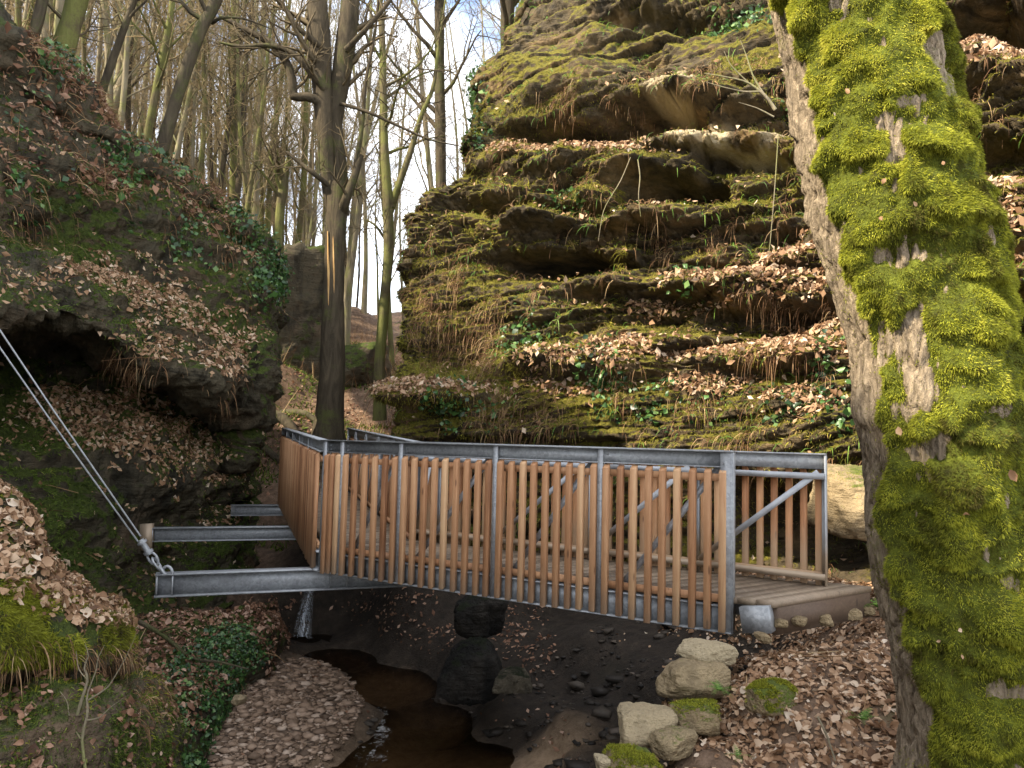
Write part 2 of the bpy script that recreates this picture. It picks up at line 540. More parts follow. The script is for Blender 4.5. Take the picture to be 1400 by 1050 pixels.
mx = wt.nodes.new('ShaderNodeMix'); mx.data_type = 'RGBA'
mx.inputs[7].default_value = (6.2, 6.3, 6.5, 1)
bg = wt.nodes.new('ShaderNodeBackground'); bg.inputs[1].default_value = 0.14
wo = wt.nodes.new('ShaderNodeOutputWorld')
L = wt.links.new
L(tc.outputs['Generated'], mp.inputs[0]); L(mp.outputs[0], cn.inputs[0]); L(cn.outputs[0], cr.inputs[0])
sx = wt.nodes.new('ShaderNodeSeparateXYZ'); L(tc.outputs['Generated'], sx.inputs[0])
hr = wt.nodes.new('ShaderNodeMapRange'); hr.interpolation_type = 'SMOOTHSTEP'
hr.inputs[1].default_value = .0; hr.inputs[2].default_value = .55; hr.inputs[3].default_value = .95; hr.inputs[4].default_value = .0
L(sx.outputs[2], hr.inputs[0])
mxx = wt.nodes.new('ShaderNodeMath'); mxx.operation = 'MAXIMUM'; L(cr.outputs[0], mxx.inputs[0]); L(hr.outputs[0], mxx.inputs[1])
L(mxx.outputs[0], mx.inputs[0]); L(sky.outputs[0], mx.inputs[6]); L(mx.outputs[2], bg.inputs[0]); L(bg.outputs[0], wo.inputs[0])
sd = bpy.data.lights.new('sun', 'SUN'); sd.energy = 4.0; sd.angle = R(1.0); sd.color = (1, .89, .7)
so = bpy.data.objects.new('sun', sd); COL.objects.link(so)
so.rotation_euler = Vector(SUN).to_track_quat('Z', 'Y').to_euler()
so.location = (-20, -14, 22)
vs = scene.view_settings
vs.view_transform = 'Standard'; vs.look = 'None'; vs.gamma = 1; vs.use_curve_mapping = False
vs.exposure = 1.85
scene.cycles.max_bounces = 6; scene.cycles.diffuse_bounces = 3; scene.cycles.transparent_max_bounces = 6
scene.cycles.caustics_reflective = False; scene.cycles.caustics_refractive = False
scene.cycles.use_denoising = True
try: scene.cycles.denoiser = 'OPENIMAGEDENOISE'
except Exception: pass
scene.cycles.use_adaptive_sampling = True

# ------------------------------------------------------------------ terrain
GC = np.array([
    # right bank
    (0, 0, -1.62), (0, -4, -1.6), (3, 0, -1.6), (2, 3, -1.6), (3.2, 4.4, -1.52), (2.6, 5.75, -1.45), (3.5, 6.1, -1.4), (5, 7, -1.35),
    (2.05, 5.55, -1.47), (1.75, 5.2, -1.58), (1.25, 4.75, -1.84), (1.0, 4.2, -1.95), (.9, 3.4, -1.85), (0.45, 4.4, -2.6), (-.1, 3.6, -2.9), (8, 5, -1.2), (8, 0, -1.5),
    (2.3, 6.9, -1.95), (1.7, 6.6, -2.0), (1.2, 6.0, -2.3), (.9, 6.8, -2.55), (4.2, 7.5, -1.5), (.7, 5.2, -2.85), (.1, 6.2, -3.2), (-0.6, 4.6, -3.35),
    (0.9, 8.2, -2.75), (2.0, 8.4, -2.4), (.2, 9.2, -3.05), (.3, 7.6, -3.15),
    # stream
    (-3.2, 13, -3.5), (-2.6, 11.8, -3.5), (-1.7, 10.6, -3.52), (-.9, 9.2, -3.52), (-1.0, 8.1, -3.5), (-1.7, 7.3, -3.5), (-.5, 6.7, -3.42), (-.2, 8.3, -3.36), (.0, 7.7, -3.33), (-2, 5.5, -3.5), (-1, 3, -3.3),
    # gravel bar
    (-3.05, 10.7, -3.22), (-2.3, 10.2, -3.18), (-2.75, 9.4, -3.1), (-2.0, 9.2, -3.2), (-2.9, 8.4, -3.12), (-2.35, 8.3, -3.24), (-2.85, 7.5, -3.22), (-3.3, 8.6, -3.1),
    # left
    (-4.5, 9, -2.9), (-4.4, 7, -2.9), (-6, 6, -2.6), (-6, 3, -2.2), (-3, 3, -3.0), (-7, 10, -2), (-3.8, 11, -2.9), (-4.2, 5, -3.2),
    # upstream and beyond
    (-3.4, 13.8, -2.55), (-4.4, 15.5, -2.3), (-4.9, 14.2, -2.5), (-2.6, 14.6, -1.5), (-3.6, 15.6, -1.15), (-3.9, 16.8, -.95), (-2.6, 16.5, -.9), (-5.0, 17.5, -.9), (-6.5, 16, -1.4),
    (-5.7, 20, .7), (-3.5, 20, .2), (-1.5, 19, .3), (-8, 22, 2.2), (-4, 25, 1.2), (-2.5, 30, 2.2), (-7, 30, 3.6), (-12, 26, 6.5), (-16, 22, 9.5), (-20, 32, 11.5), (-9, 38, 6.5),
    (-4, 40, 4.2), (0, 40, 5), (4, 32, 6.5), (2, 24, 5), (0, 20, 2.5), (8, 24, 9), (12, 14, 7), (-28, 20, 16), (-14, 14, 8.2), (-14, 8, 7), (-12, 2, 4),
    (-10, 60, 9), (0, 60, 8), (12, 55, 13), (-30, 60, 18), (30, 40, 16), (20, 10, 8), (-40, 100, 22), (0, 110, 13), (40, 110, 20), (-60, 40, 24), (60, 40, 18), (-90, 150, 25), (90, 150, 25), (0, 160, 16), (1.5, 10.2, -2.4), (3.2, 9.4, -1.6), (0, 11.5, -2.8), (-1.2, 13, -2.2),
])


def ground_z(x, y):
    x = np.asarray(x, float); y = np.asarray(y, float)
    num = np.zeros_like(x); den = np.zeros_like(x)
    for cx, cy, cz in GC:
        d2 = (x - cx) ** 2 + (y - cy) ** 2 + .02
        wgt = 1.0 / d2 ** 1.9
        num += wgt * cz; den += wgt
    z = num / den
    p = np.stack([x, y, np.zeros_like(x)], -1)
    far = np.clip((np.hypot(x, y) - 3) / 20, 0, 1)
    return z + .05 * fbm(p * 1.7, 4, 3) + .5 * far * fbm(p * .25, 3, 9) + .018 * fbm(p * 7, 3, 5)


nr, nc = 420, 420
yy = -4 + 10 * (np.exp(np.linspace(0, math.log(8), nr)) - 1) * 1.0
tt = np.tan(np.linspace(-.85, .85, nc)) * .9
Y = np.repeat(yy[:, None], nc, 1)
X = tt[None, :] * (Y + 9)
Z = ground_z(X, Y)
GG = np.stack([X, Y, Z], -1)
dist_sand = np.exp(-(((X - .05) ** 2 / .7 + (Y - 7.5) ** 2 / .6)) ** 2) + .45 * np.exp(-(((X + .9) ** 2 / .5 + (Y - 7.6) ** 2 / 2.5)) ** 2)
bar = np.exp(-((X + 2.7) ** 2 / .8 + (Y - 9.0) ** 2 / 3.2))
wet = np.clip(sstep(-1.75, -2.2, Z) * (Y > 5.2) * (Y < 16) * sstep(-2.2, -1.2, X + 2.5 * (Y > 10.5)) * sstep(-3.44, -3.3, Z) + .25 * sstep(-2.6, -3.2, Z) * (Y > 3), 0, 1)  # mask: under-bridge shade put into the ground colour, plus wet streamside ground
gsurf = Surf(GG)
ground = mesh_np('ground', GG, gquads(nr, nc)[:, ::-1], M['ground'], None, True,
                 {'moss': np.clip(wet - .6 * bar - .8 * dist_sand, 0, 1) * .95, 'pale': np.clip(dist_sand * .9 + bar * .55 + .6 * sstep(-3.36, -3.46, Z) * (Y < 11.5), 0, 1)})  # moss attribute here carries the wet and painted-shade mask
gsurf.N = np.where(gsurf.N[..., 2:3] < 0, -gsurf.N, gsurf.N)
tag(ground, 'leaf strewn forest floor and gorge bed', None, None, 'structure')


def E(px, py, spots):
    """soft union of ellipses (cx,cy,rx,ry) on photo-projected base coordinates"""
    m = np.zeros_like(px)
    for cx, cy, rx, ry in spots:
        m = np.maximum(m, np.clip(1.6 - ((px - cx) / rx) ** 2 - ((py - cy) / ry) ** 2, 0, 1))
    return m


def rows(ctrl):
    return [[P(*q) for q in r] for r in ctrl]


# ---- right cliff
fr = [0, .012, .05, .13, .22, .32, .42, .52, .66, .82, 1]
cl = [(-330, 790, 19.5, 9), (-160, 770, 18.5, 8.4), (-20, 728, 17.2, 7.6), (60, 690, 16.5, 7.2), (130, 648, 16, 6.9), (235, 634, 15.4, 6.6), (265, 590, 15.1, 6.5),
      (330, 562, 14.9, 6.35), (420, 555, 14.7, 6.2), (500, 550, 14.3, 6.0), (560, 546, 14.0, 5.9), (640, 542, 14.0, 6.0), (760, 536, 14.3, 6.6), (900, 530, 14.6, 7.2)]
C = []
for py, Lx, dl, dr in cl:
    r = [P(Lx + 60, py, dl + 7), P(Lx + 8, py, dl + 1.5)]
    for f in fr:
        d = dl * (1 - f) + dr * f
        r.append(P(Lx + (1700 - Lx) * f, py, d))
    C.append(r)
nr, nc = 600, 620
G0 = sheet(C, nr, nc)
N0 = gnormals(G0)
# smooth outward direction: horizontal, towards the gorge
flip = np.sign((N0 * (np.array([-.4, -1, 0]))).sum(-1, keepdims=True)); N0 = N0 * np.where(flip == 0, 1, flip)
N0[..., 2] *= .25; N0 = unit(N0)
bx, by = proj(G0)
s_ = G0[..., 0] * .8 - G0[..., 1] * .45
zz = G0[..., 2] + .22 * fbm(np.stack([s_ * .35, G0[..., 2] * .2, s_ * 0], -1), 3, 21) - .15 * s_
rg = np.random.RandomState(5)
zb = [-6.0]
while zb[-1] < 12: zb.append(zb[-1] + rg.choice([.13, .2, .3, .42, .62], p=[.16, .24, .28, .2, .12]))
zb = np.array(zb)
bi = np.clip(np.searchsorted(zb, zz) - 1, 0, len(zb) - 2)
tb = np.clip((zz - zb[bi]) / (zb[bi + 1] - zb[bi]), 0, 1)
thick = zb[bi + 1] - zb[bi]
# blocks inside a band: random joints along the face
hb = lambda i, k: ((np.sin(i * 127.1 + k * 311.7) * 43758.5453) % 1.0)
jl = .7 + 1.5 * hb(bi, 1.0)
jx = (s_ + .25 * vn(np.stack([s_ * 0, zz * 1.5, bi * 1.7], -1), 36)) / jl + 9 * hb(bi, 2.0)
ji = np.floor(jx); jt = jx - ji
blk = hb(bi * 1.37 + ji * 2.11, 5.0) * 2 - 1
blk2 = hb(bi * 1.37 + (ji + 1) * 2.11, 5.0) * 2 - 1
kk_ = sstep(.93, 1.0, jt)
blk = blk * (1 - kk_) + blk2 * kk_
prot = vn(np.stack([s_ * .5, bi * 3.7, bi * 0.0], -1), 31) * .19 + vn(np.stack([s_ * 1.6, bi * 5.1, bi * 0.], -1), 32) * .10 + blk * .16
crack = np.exp(-(np.minimum(jt, 1 - jt) * jl / .05) ** 2) * (hb(bi + ji, 7.0) > .35)
prof = np.clip(1 - np.abs(2 * (tb ** .7) - 1) ** 5, 0, 1)
D = prot + (prof - 1) * np.minimum(thick * 1.1, .5) * (.75 + .6 * vn(np.stack([s_ * .8, bi * 1.3, bi * 0.], -1), 37)) - .16 * crack
lam = zz * 9 + 1.2 * fbm(G0 * .9, 2, 38)
D = D + .10 * (np.abs((lam % 1) - .5) - .25) * 2 * sstep(-.3, .2, fbm(G0 * .6, 2, 39))
rdg = 1 - np.abs(fbm(G0 * np.array([2.2, 2.2, 7.5]), 3, 49)) * 2.2
D = D - .09 * sstep(.55, .98, rdg)
D = D - .10 * np.abs(fbm(G0 * np.array([1.3, 1.3, 2.]), 4, 40))
D = D + .16 * fbm(G0 * np.array([1.1, 1.1, 1.6]), 4, 41) + .07 * fbm(G0 * np.array([4, 4, 6.]), 4, 45) + .045 * fbm(G0 * 12, 3, 46)
soft = sstep(560, 450, by) * .55 + .45      # lower slope is smoother, buried in moss
soft = soft * (1 - .75 * E(bx, by, [(745, 70, 110, 85), (690, 130, 60, 60), (1000, 60, 100, 40)])) * (1 - .5 * E(bx, by, [(620, 420, 70, 80), (640, 520, 90, 50)]))
D = D * soft + (.22 * fbm(G0 * 1.2, 3, 48) + .12 * fbm(G0 * 3.2, 4, 47)) * (1 - soft)
CAVES = [(800, 180, 110, 15, 2.2), (890, 158, 55, 17, 1.8), (720, 280, 80, 13, 1.8), (925, 252, 60, 13, 1.4), (800, 290, 60, 16, .9), (755, 358, 85, 13, 1.8), (905, 262, 75, 20, .8), (1000, 372, 120, 10, .5), (1150, 735, 130, 60, 2.4),
                           (1330, 34, 110, 34, 2.2), (1345, 205, 70, 24, .9), (1040, 222, 80, 12, .6), (1000, 440, 130, 16, .6), (625, 275, 30, 14, .5), (1050, 165, 90, 14, .7), (610, 480, 36, 26, .5), (860, 408, 90, 12, .5), (880, 22, 60, 12, .6), (1385, 430, 60, 40, .8), (960, 30, 60, 16, .5), (700, 610, 120, 12, .3)]
cave = np.zeros_like(bx)
for cx, cy, rx, ry, dp in CAVES:
    if dp > 1.2: cave = np.maximum(cave, np.exp(-(((bx - cx) / (rx * 1.05)) ** 2 + ((by - cy) / (ry * 1.25)) ** 2) ** 2))
for cx, cy, rx, ry, dp in CAVES:
    q = ((bx - cx) / rx) ** 2 + ((by - cy) / ry) ** 2
    D = D - dp * np.exp(-(q * (1 + .5 * vn(G0 * 1.3, 77))) ** 2 * .8)
for cx, cy, rx, ry, dp in [(975, 148, 95, 22, .6), (985, 195, 120, 12, .55), (800, 222, 120, 16, .45), (790, 305, 130, 12, .45), (940, 300, 190, 14, .45), (800, 495, 110, 20, .5), (1050, 395, 130, 24, .5), (590, 540, 70, 14, .5), (760, 110, 90, 30, .5), (1060, 490, 110, 14, .45), (1330, 100, 100, 24, .6), (1380, 300, 60, 40, .5)]:
    q = ((bx - cx) / rx) ** 2 + ((by - cy) / ry) ** 2
    D = D + dp * np.exp(-q ** 2 * .8)
Gc = G0 + N0 * D[..., None]
csurf = Surf(Gc)
sg = np.sign((csurf.N * N0).sum(-1).mean())
csurf.N = csurf.N * sg
pale = E(bx, by, [(985, 186, 85, 20), (925, 124, 38, 20), (1040, 212, 40, 8)]) * sstep(-.1, .3, fbm(Gc * 2.2, 3, 51) + .35)
mossx = .25 * E(bx, by, [(720, 130, 60, 60), (640, 330, 60, 60), (700, 560, 200, 60), (950, 240, 120, 40)]) - .9 * cave - .9 * pale - .45 * E(bx, by, [(930, 110, 80, 30), (990, 190, 90, 15), (830, 340, 90, 50)])
cliff = mesh_np('cliff', Gc, gquads(nr, nc) if sg > 0 else gquads(nr, nc)[:, ::-1], M['cliff'], None, True, {'pale': pale, 'moss': mossx})
tag(cliff, 'layered sandstone cliff with mossy ledges and leaf litter', None, None, 'structure')

# ---- left massif
LM = [
    [(-350, -300, 24), (0, 45, 22), (100, 140, 22), (200, 228, 23), (290, 281, 23), (345, 330, 22), (372, 365, 21), (385, 390, 22)],
    [(-350, -560, 9), (0, 28, 11), (100, 125, 12), (200, 214, 13), (290, 268, 14), (345, 318, 14.5), (368, 350, 15), (378, 395, 18)],  # unseen left end of the ridge raised to shade the bridge
    [(-350, -50, 8), (0, 130, 10), (100, 185, 11.2), (200, 245, 12.3), (290, 295, 13.3), (342, 340, 14), (368, 372, 14.6), (380, 420, 18)],
    [(-350, 150, 7.2), (0, 235, 9.3), (100, 240, 10.6), (200, 280, 12), (290, 325, 13), (340, 370, 13.6), (366, 405, 14.3), (380, 440, 18)],
    [(-350, 280, 7), (0, 330, 9), (95, 335, 10.6), (200, 375, 11.9), (285, 412, 12.8), (335, 440, 13.4), (360, 455, 14.0), (370, 470, 17)],
    [(-350, 400, 6), (0, 400, 7.9), (100, 400, 9.3), (200, 445, 10.5), (285, 475, 11.5), (340, 470, 12.4), (373, 480, 13.4), (368, 500, 16)],
    [(-350, 445, 6.1), (0, 436, 8.1), (100, 448, 9.5), (200, 500, 10.4), (290, 528, 11.3), (345, 520, 12.3), (374, 520, 13.5), (360, 550, 16)],
    [(-350, 480, 10), (0, 470, 12.4), (100, 480, 13.4), (200, 524, 14), (290, 575, 14.2), (332, 590, 13.5), (346, 600, 14.2), (345, 600, 16)],
    [(-350, 560, 9.5), (0, 540, 11.6), (100, 543, 12.2), (190, 552, 12.8), (264, 606, 13.6), (318, 640, 13.5), (330, 640, 14), (335, 640, 16)],
    [(-350, 700, 7), (0, 620, 9.5), (100, 620, 10.5), (200, 620, 11.4), (280, 650, 12.6), (308, 685, 13.7), (322, 690, 14.4), (335, 690, 16)],
    [(-350, 850, 6.5), (0, 760, 8.9), (100, 760, 10.2), (185, 770, 11.5), (280, 750, 12.9), (318, 750, 14), (330, 750, 14.6), (340, 750, 16)],
    [(-350, 1000, 6.4), (0, 950, 8.4), (100, 900, 9.6), (200, 860, 11), (300, 835, 12.2), (335, 820, 13.4), (345, 815, 14.2), (350, 810, 16)]]
nr, nc = 480, 420
LW = rows(LM)
for r_, (xa, za) in zip(LW, [(-15, 16), (-9.0, 11.9), (-8.5, 8.6), (-7.6, 4.8), (-7.3, 3.4), (-6.6, 2.1), (-6.6, 1.8), (-7.8, 1.1), (-7.8, .1), (-6.8, -.8), (-6.4, -1.8), (-6.2, -3.2)]):  # unseen hill added beside the viewpoint, its height set to shade bridge and bank
    r_.insert(0, np.array([xa, 2.5, za])); r_.insert(0, np.array([xa - .5, -7, za * (.82 if za > 9 else 1)]))
G0 = sheet(LW, nr, nc + 120)
nc = nc + 120
N0 = gnormals(G0)
if (N0[..., 0] * 1 + N0[..., 1] * -.6 + N0[..., 2] * .3).mean() < 0: N0 = -N0
lx, ly = proj(G0)
D = .2 * fbm(G0 * .8, 4, 61) + .12 * fbm(G0 * 2.4, 4, 65) + .05 * fbm(G0 * 7, 3, 69)
D = D + .2 * np.abs(vn(G0 * np.array([.6, .6, 3.5]), 71)) + .025 * fbm(G0 * 16, 3, 73)
Gl = G0 + N0 * D[..., None]
lsurf = Surf(Gl)
sgl = np.sign((lsurf.N * N0).sum(-1).mean()); lsurf.N = lsurf.N * sgl
lm = .35 * E(lx, ly, [(160, 300, 130, 60), (60, 700, 90, 90), (250, 730, 70, 60)]) - .3 * E(lx, ly, [(120, 200, 120, 40), (60, 150, 80, 50), (30, 330, 60, 70)])
hill = mesh_np('hillside', Gl, gquads(nr, nc) if sgl > 0 else gquads(nr, nc)[:, ::-1], M['hill'], None, True, {'pale': lx * 0, 'moss': lm})
tag(hill, 'steep mossy hillside with an overhanging rock nose and dark hollow', None, None, 'structure')

# ---- left foreground rock shelf
FR = [
    [(-300, 640, 6.8), (0, 700, 7), (60, 780, 7.1), (120, 835, 7.2), (165, 868, 7.4), (178, 890, 8)],
    [(-300, 560, 5.2), (0, 678, 5.8), (50, 752, 6.1), (110, 808, 6.3), (160, 845, 6.7), (180, 880, 7.6)],
    [(-300, 700, 4.6), (0, 770, 5.2), (60, 815, 5.5), (120, 845, 5.8), (168, 866, 6.3), (184, 890, 7.4)],
    [(-300, 850, 4.4), (0, 860, 4.85), (60, 885, 5.15), (120, 892, 5.5), (168, 892, 6.05), (188, 900, 7.2)],
    [(-300, 890, 4.5), (0, 905, 5.0), (60, 912, 5.3), (120, 912, 5.65), (172, 906, 6.15), (192, 910, 7.2)],
    [(-300, 925, 5.2), (0, 935, 5.8), (60, 935, 6.0), (120, 930, 6.2), (180, 922, 6.5), (200, 920, 7.2)],
    [(-300, 970, 4.5), (0, 975, 4.9), (80, 955, 5.2), (150, 950, 5.6), (208, 945, 6.2), (222, 940, 7.2)],
    [(-300, 1060, 4.2), (0, 1050, 4.6), (80, 1030, 4.9), (155, 1010, 5.4), (218, 990, 6.0), (232, 980, 7.2)],
    [(-300, 1300, 4.2), (0, 1250, 4.6), (80, 1220, 4.9), (160, 1180, 5.3), (225, 1120, 5.9), (240, 1060, 7)]]
nr, nc = 300, 260
G0 = sheet(rows(FR), nr, nc)
N0 = gnormals(G0)
if (N0 @ np.array([.4, -.3, .6])).mean() < 0: N0 = -N0
fx, fy = proj(G0)
D = .14 * fbm(G0 * 1.4, 4, 81) + .06 * fbm(G0 * 4.5, 4, 85) + .02 * fbm(G0 * 14, 3, 88)
Gf = G0 + N0 * D[..., None]
fsurf = Surf(Gf); sgf = np.sign((fsurf.N * N0).sum(-1).mean()); fsurf.N *= sgf
ledge = mesh_np('rock_shelf', Gf, gquads(nr, nc) if sgf > 0 else gquads(nr, nc)[:, ::-1], M['hill'], None, True, {'pale': fx * 0, 'moss': .15 * E(fx, fy, [(60, 870, 140, 40)]) - .35 * E(fx, fy, [(100, 1000, 200, 90)])})
tag(ledge, 'mossy rock shelf with leaf covered top at the lower left', None, None, 'structure')

# ---- ivy bank beside the stream
IB = [
    [(80, 880, 9.6), (200, 850, 10), (270, 836, 10.4), (330, 828, 11), (368, 826, 12), (372, 830, 13)],
    [(90, 950, 8.2), (190, 900, 8.6), (270, 880, 9.2), (335, 868, 10.0), (372, 860, 11), (380, 850, 12.6)],
    [(100, 1000, 7.2), (195, 960, 7.6), (262, 940, 8.1), (315, 912, 9.1), (372, 880, 10.6), (384, 862, 12.4)],
    [(100, 1090, 6.5), (195, 1030, 7.0), (258, 1000, 7.5), (308, 945, 8.8), (370, 895, 10.4), (385, 870, 12.3)],
    [(100, 1200, 6.2), (195, 1130, 6.6), (262, 1065, 7.2), (302, 988, 8.5), (366, 918, 10.25), (384, 885, 12.2)],
    [(100, 1300, 6.2), (195, 1230, 6.6), (275, 1120, 7.2), (315, 1030, 8.5), (372, 950, 10.2), (388, 905, 12.2)]]
nr, nc = 200, 220
G0 = sheet(rows(IB), nr, nc)
N0 = gnormals(G0)
if N0[..., 2].mean() < 0: N0 = -N0
D = .12 * fbm(G0 * 1.6, 4, 91) + .05 * fbm(G0 * 5, 4, 95)
Gi = G0 + N0 * D[..., None]
isurf = Surf(Gi); sgi = np.sign((isurf.N * N0).sum(-1).mean()); isurf.N *= sgi
ix_, iy_ = proj(Gi)
bank = mesh_np('stream_bank', Gi, gquads(nr, nc) if sgi > 0 else gquads(nr, nc)[:, ::-1], M['hill'], None, True, {'pale': ix_ * 0, 'moss': ix_ * 0 - .1})
tag(bank, 'earthy stream bank below the rock shelf', None, None, 'structure')

# ---- water
wv = []
xs = np.linspace(-4.2, 1.2, 90); ys = np.linspace(2.5, 13.4, 150)
WX, WY = np.meshgrid(xs, ys)
WZ = np.full_like(WX, -3.33) + .004 * fbm(np.stack([WX * 2, WY * 2, WX * 0], -1), 3, 11)
water = mesh_np('water', np.stack([WX, WY, WZ], -1), gquads(150, 90)[:, ::-1], M['water'], None, True)
tag(water, 'shallow dark stream', None, None, 'structure')
# small waterfall
u = np.linspace(-1, 1, 24); v = np.linspace(0, 1, 40)
U, V = np.meshgrid(u, v)
top = P(424, 806, 13.15); bot = P(416, 869, 12.75)
c = top[None, None] * (1 - V[..., None]) + bot[None, None] * V[..., None]
wd = .09 + .07 * V
Wf = c + np.stack([U * wd, -.16 * np.sin(V * 2.2) - .03 * np.cos(U * 7 + V * 3), .03 * fbm(np.stack([U * 3, V * 2, U * 0], -1), 3, 4)], -1)
wf = mesh_np('waterfall', Wf, gquads(40, 24), M['foam'], None, True, {'rnd': (1 - np.abs(U) ** 1.5) * (.45 + .55 * np.abs(vn(np.stack([U * 4, V * .6, U * 0], -1), 5)))})
tag(wf, 'thin waterfall dropping into the stream under the bridge', None, None, 'structure')

# ------------------------------------------------------------------ footbridge
bridge = empty('footbridge', (0.3, 7.6, -1.2))
tag(bridge, 'footbridge of galvanised steel with upright larch slats bending over the stream', 'footbridge')


def part(mb, name, mat, parent=bridge, attr=False, smooth=False):
    o = mb.build(name, mat, None, smooth, attr)
    o.parent = parent
    o.matrix_parent_inverse = Matrix.Translation(-(Vector(parent.location) if parent.type == 'EMPTY' else Vector((0, 0, 0))))
    return o


def child(o, parent):
    o.parent = parent
    o.matrix_parent_inverse = Matrix.Translation(-Vector(parent.location)) if parent.type == 'EMPTY' else Matrix()
    return o


ZR = -.045     # rail top
NE = np.array([1.74, 6.04, ZR]); A = np.array([-2.02, 8.35, ZR]); B = np.array([-4.2, 14.3, ZR + .17])
FE = np.array([2.70, 6.62, ZR - .012]); CF = np.array([-1.1, 9.08, ZR]); DF = np.array([-3.16, 15.1, ZR + .2])
HB, HD = 1.40, 1.13   # rail to bottom chord underside, rail to deck


def xs_on(p, q, px):
    """point on the line p-q that lies under photo column px"""
    lo, hi = -.3, 1.3
    f = lambda t: proj((p * (1 - t) + q * t)[None])[0][0] - px
    for _ in range(50):
        m = (lo + hi) / 2
        if f(lo) * f(m) <= 0: hi = m
        else: lo = m
    return (lo + hi) / 2


def railing(p, q, ts, outward, slats_per, kind, ends=(True, True), steel='steel'):
    """one straight run of the truss parapet: p near end, q far end; ts = post parameters"""
    ax = unit(q - p); up = np.array([0, 0, 1.])
    out = unit(np.cross(ax, up));
    if out @ outward < 0: out = -out
    Lr = np.linalg.norm(q - p)
    at = lambda t, z=0., o=0.: p * (1 - t) + q * t + up * z + out * o
    # top chord: channel with a wide top flange
    m = MB()
    m.box(at(0, -.008), at(1, -.008), .105, .014)
    m.box(at(0, -.0755, -.02), at(1, -.0755, -.02), .012, .119)
    m.box(at(0, -.131, .012), at(1, -.131, .012), .052, .010)
    part(m, 'top_rail', M['steel'])
    m = MB()
    m.box(at(0, -HB + .10, -.02), at(1, -HB + .10, -.02), .012, .184)
    m.box(at(0, -HB + .004, -.0), at(1, -HB + .004, -.0), .10, .010)
    m.box(at(0, -HB + .196, -.0), at(1, -HB + .196, -.0), .06, .010)
    part(m, 'bottom_chord', M['steel'])
    for k, t in enumerate(ts):
        if kind == 'run' and k == 0: continue
        last = t < .01 or t > .99
        m = MB()
        wdt = .088 if last else .05
        s = 1 if t < .5 else -1
        off = (wdt / 2 * s / Lr) if last else 0
        m.box(at(t + off, -HB - .004, .038), at(t + off, -.017, .038), wdt, .011, up=out)
        m.box(at(t, -HB - .002, -.006), at(t, -.019, -.006), .011, .076, up=out)
        if last:
            for zz_ in (-.1, -.17, -.24, -.9, -1.0, -1.2, -1.3):
                m.tube([at(t + off * 1.5, zz_, .042), at(t + off * 1.5, zz_, .054)], .009, 6)
        else:
            for zz_ in (-.06, -.1):
                m.tube([at(t - .045 / Lr, zz_, -.013), at(t - .045 / Lr, zz_, .0)], .008, 6)
                m.tube([at(t + .045 / Lr, zz_, -.013), at(t + .045 / Lr, zz_, .0)], .008, 6)
        part(m, 'post', M['steel_dusty'] if steel == 'steel_dusty' else M['steel'])
    for k in range(len(ts) - 1):
        t0, t1 = ts[k], ts[k + 1]
        # t grows away from the near end; braces lean from the near post's head to the next post's foot
        m = MB()
        o_ = -.042 if kind != 'far' else -.05
        m.box(at(t0 + .05 / Lr, -.05 if kind != 'far' else -.16, o_), at(t1 - .05 / Lr, -HB + .1 if kind != 'far' else -1.0, o_), .052, .008, up=out)
        part(m, 'brace', M['steel_dusty'] if steel == 'steel_dusty' else M['steel'])
        m = MB()
        if kind == 'far':
            for zc in (-.195, -HD + .09):
                m = MB()
                m.box(at(t0, zc, -.055), at(t1, zc, -.055), .010, .052)
                part(m, 'guard_rail', M['steel_dusty'])
            pn = empty('slat_panel', tuple(at(t0))); child(pn, bridge); pn['at'] = 0; del pn['at']
            for zc in (-.2, -HD + .1):
                m = MB(); m.box(at(t0 + .03 / Lr, zc, .0), at(t1 - .03 / Lr, zc, .0), .03, .05)
                child(m.build('crossbar', M['larch_dusty'], None, False, True), pn)
        else:
            pn = empty('slat_panel', tuple(at(t0))); child(pn, bridge)
            for zc in (-.215, -HD - .02):
                m = MB(); m.box(at(t0 + .03 / Lr, zc, -.004), at(t1 - .03 / Lr, zc, -.004), .034, .058)
                child(m.build('crossbar', M['larch'], None, False, True), pn)
        nsl = slats_per(k)
        sl = MB()
        for j in range(nsl):
            t = t0 + (t1 - t0) * (j + .5 + (0.0)) / nsl + rs.normal(0, .003) / Lr
            zt = -.145 + rs.normal(0, .003) - .012; zbm = -HB + .015 + rs.normal(0, .006)
            b0 = at(t + rs.normal(0, .003) / Lr, zbm, .045); b1 = at(t, zt, .045)
            one = MB()
            tgt = one if kind != 'run' else sl
            sz = .053
            nb = tgt.n
            tgt.box(b0, b1, sz, .044, up=out, cut0=-.45, cut1=-.75)
            tgt.at[-1] = np.full(8, rs.rand())
            if kind != 'run':
                o = one.build('slat', M['larch_dusty'] if kind == 'far' else M['larch'], None, False, True)
                md = o.modifiers.new('edge', 'BEVEL'); md.width = .002; md.segments = 1
                child(o, pn)
        if kind == 'run':
            o = sl.build('slats', M['larch'], None, False, True)
            child(o, pn)
    return at


outN = np.array([-.516, -.857, 0])
near_ts = [0.0] + [xs_on(NE, A, x) for x in (824, 681, 552, 472)] + [.985]
railing(NE, A, near_ts, outN, lambda k: [9, 9, 9, 6, 3][k], 'near')
far_ts = [0.0] + [near_ts[i] for i in (1, 2, 3, 4)] + [.995]
railing(FE, CF, far_ts, -outN, lambda k: [9, 9, 9, 7, 3][k], 'far', steel='steel_dusty')
railing(A, B, [.012, .2, .4, .6, .8, .99], np.array([-.94, -.34, 0]), lambda k: 11, 'run')
railing(CF, DF, [.012, .2, .4, .6, .8, .99], np.array([.94, .34, 0]), lambda k: 11, 'run')

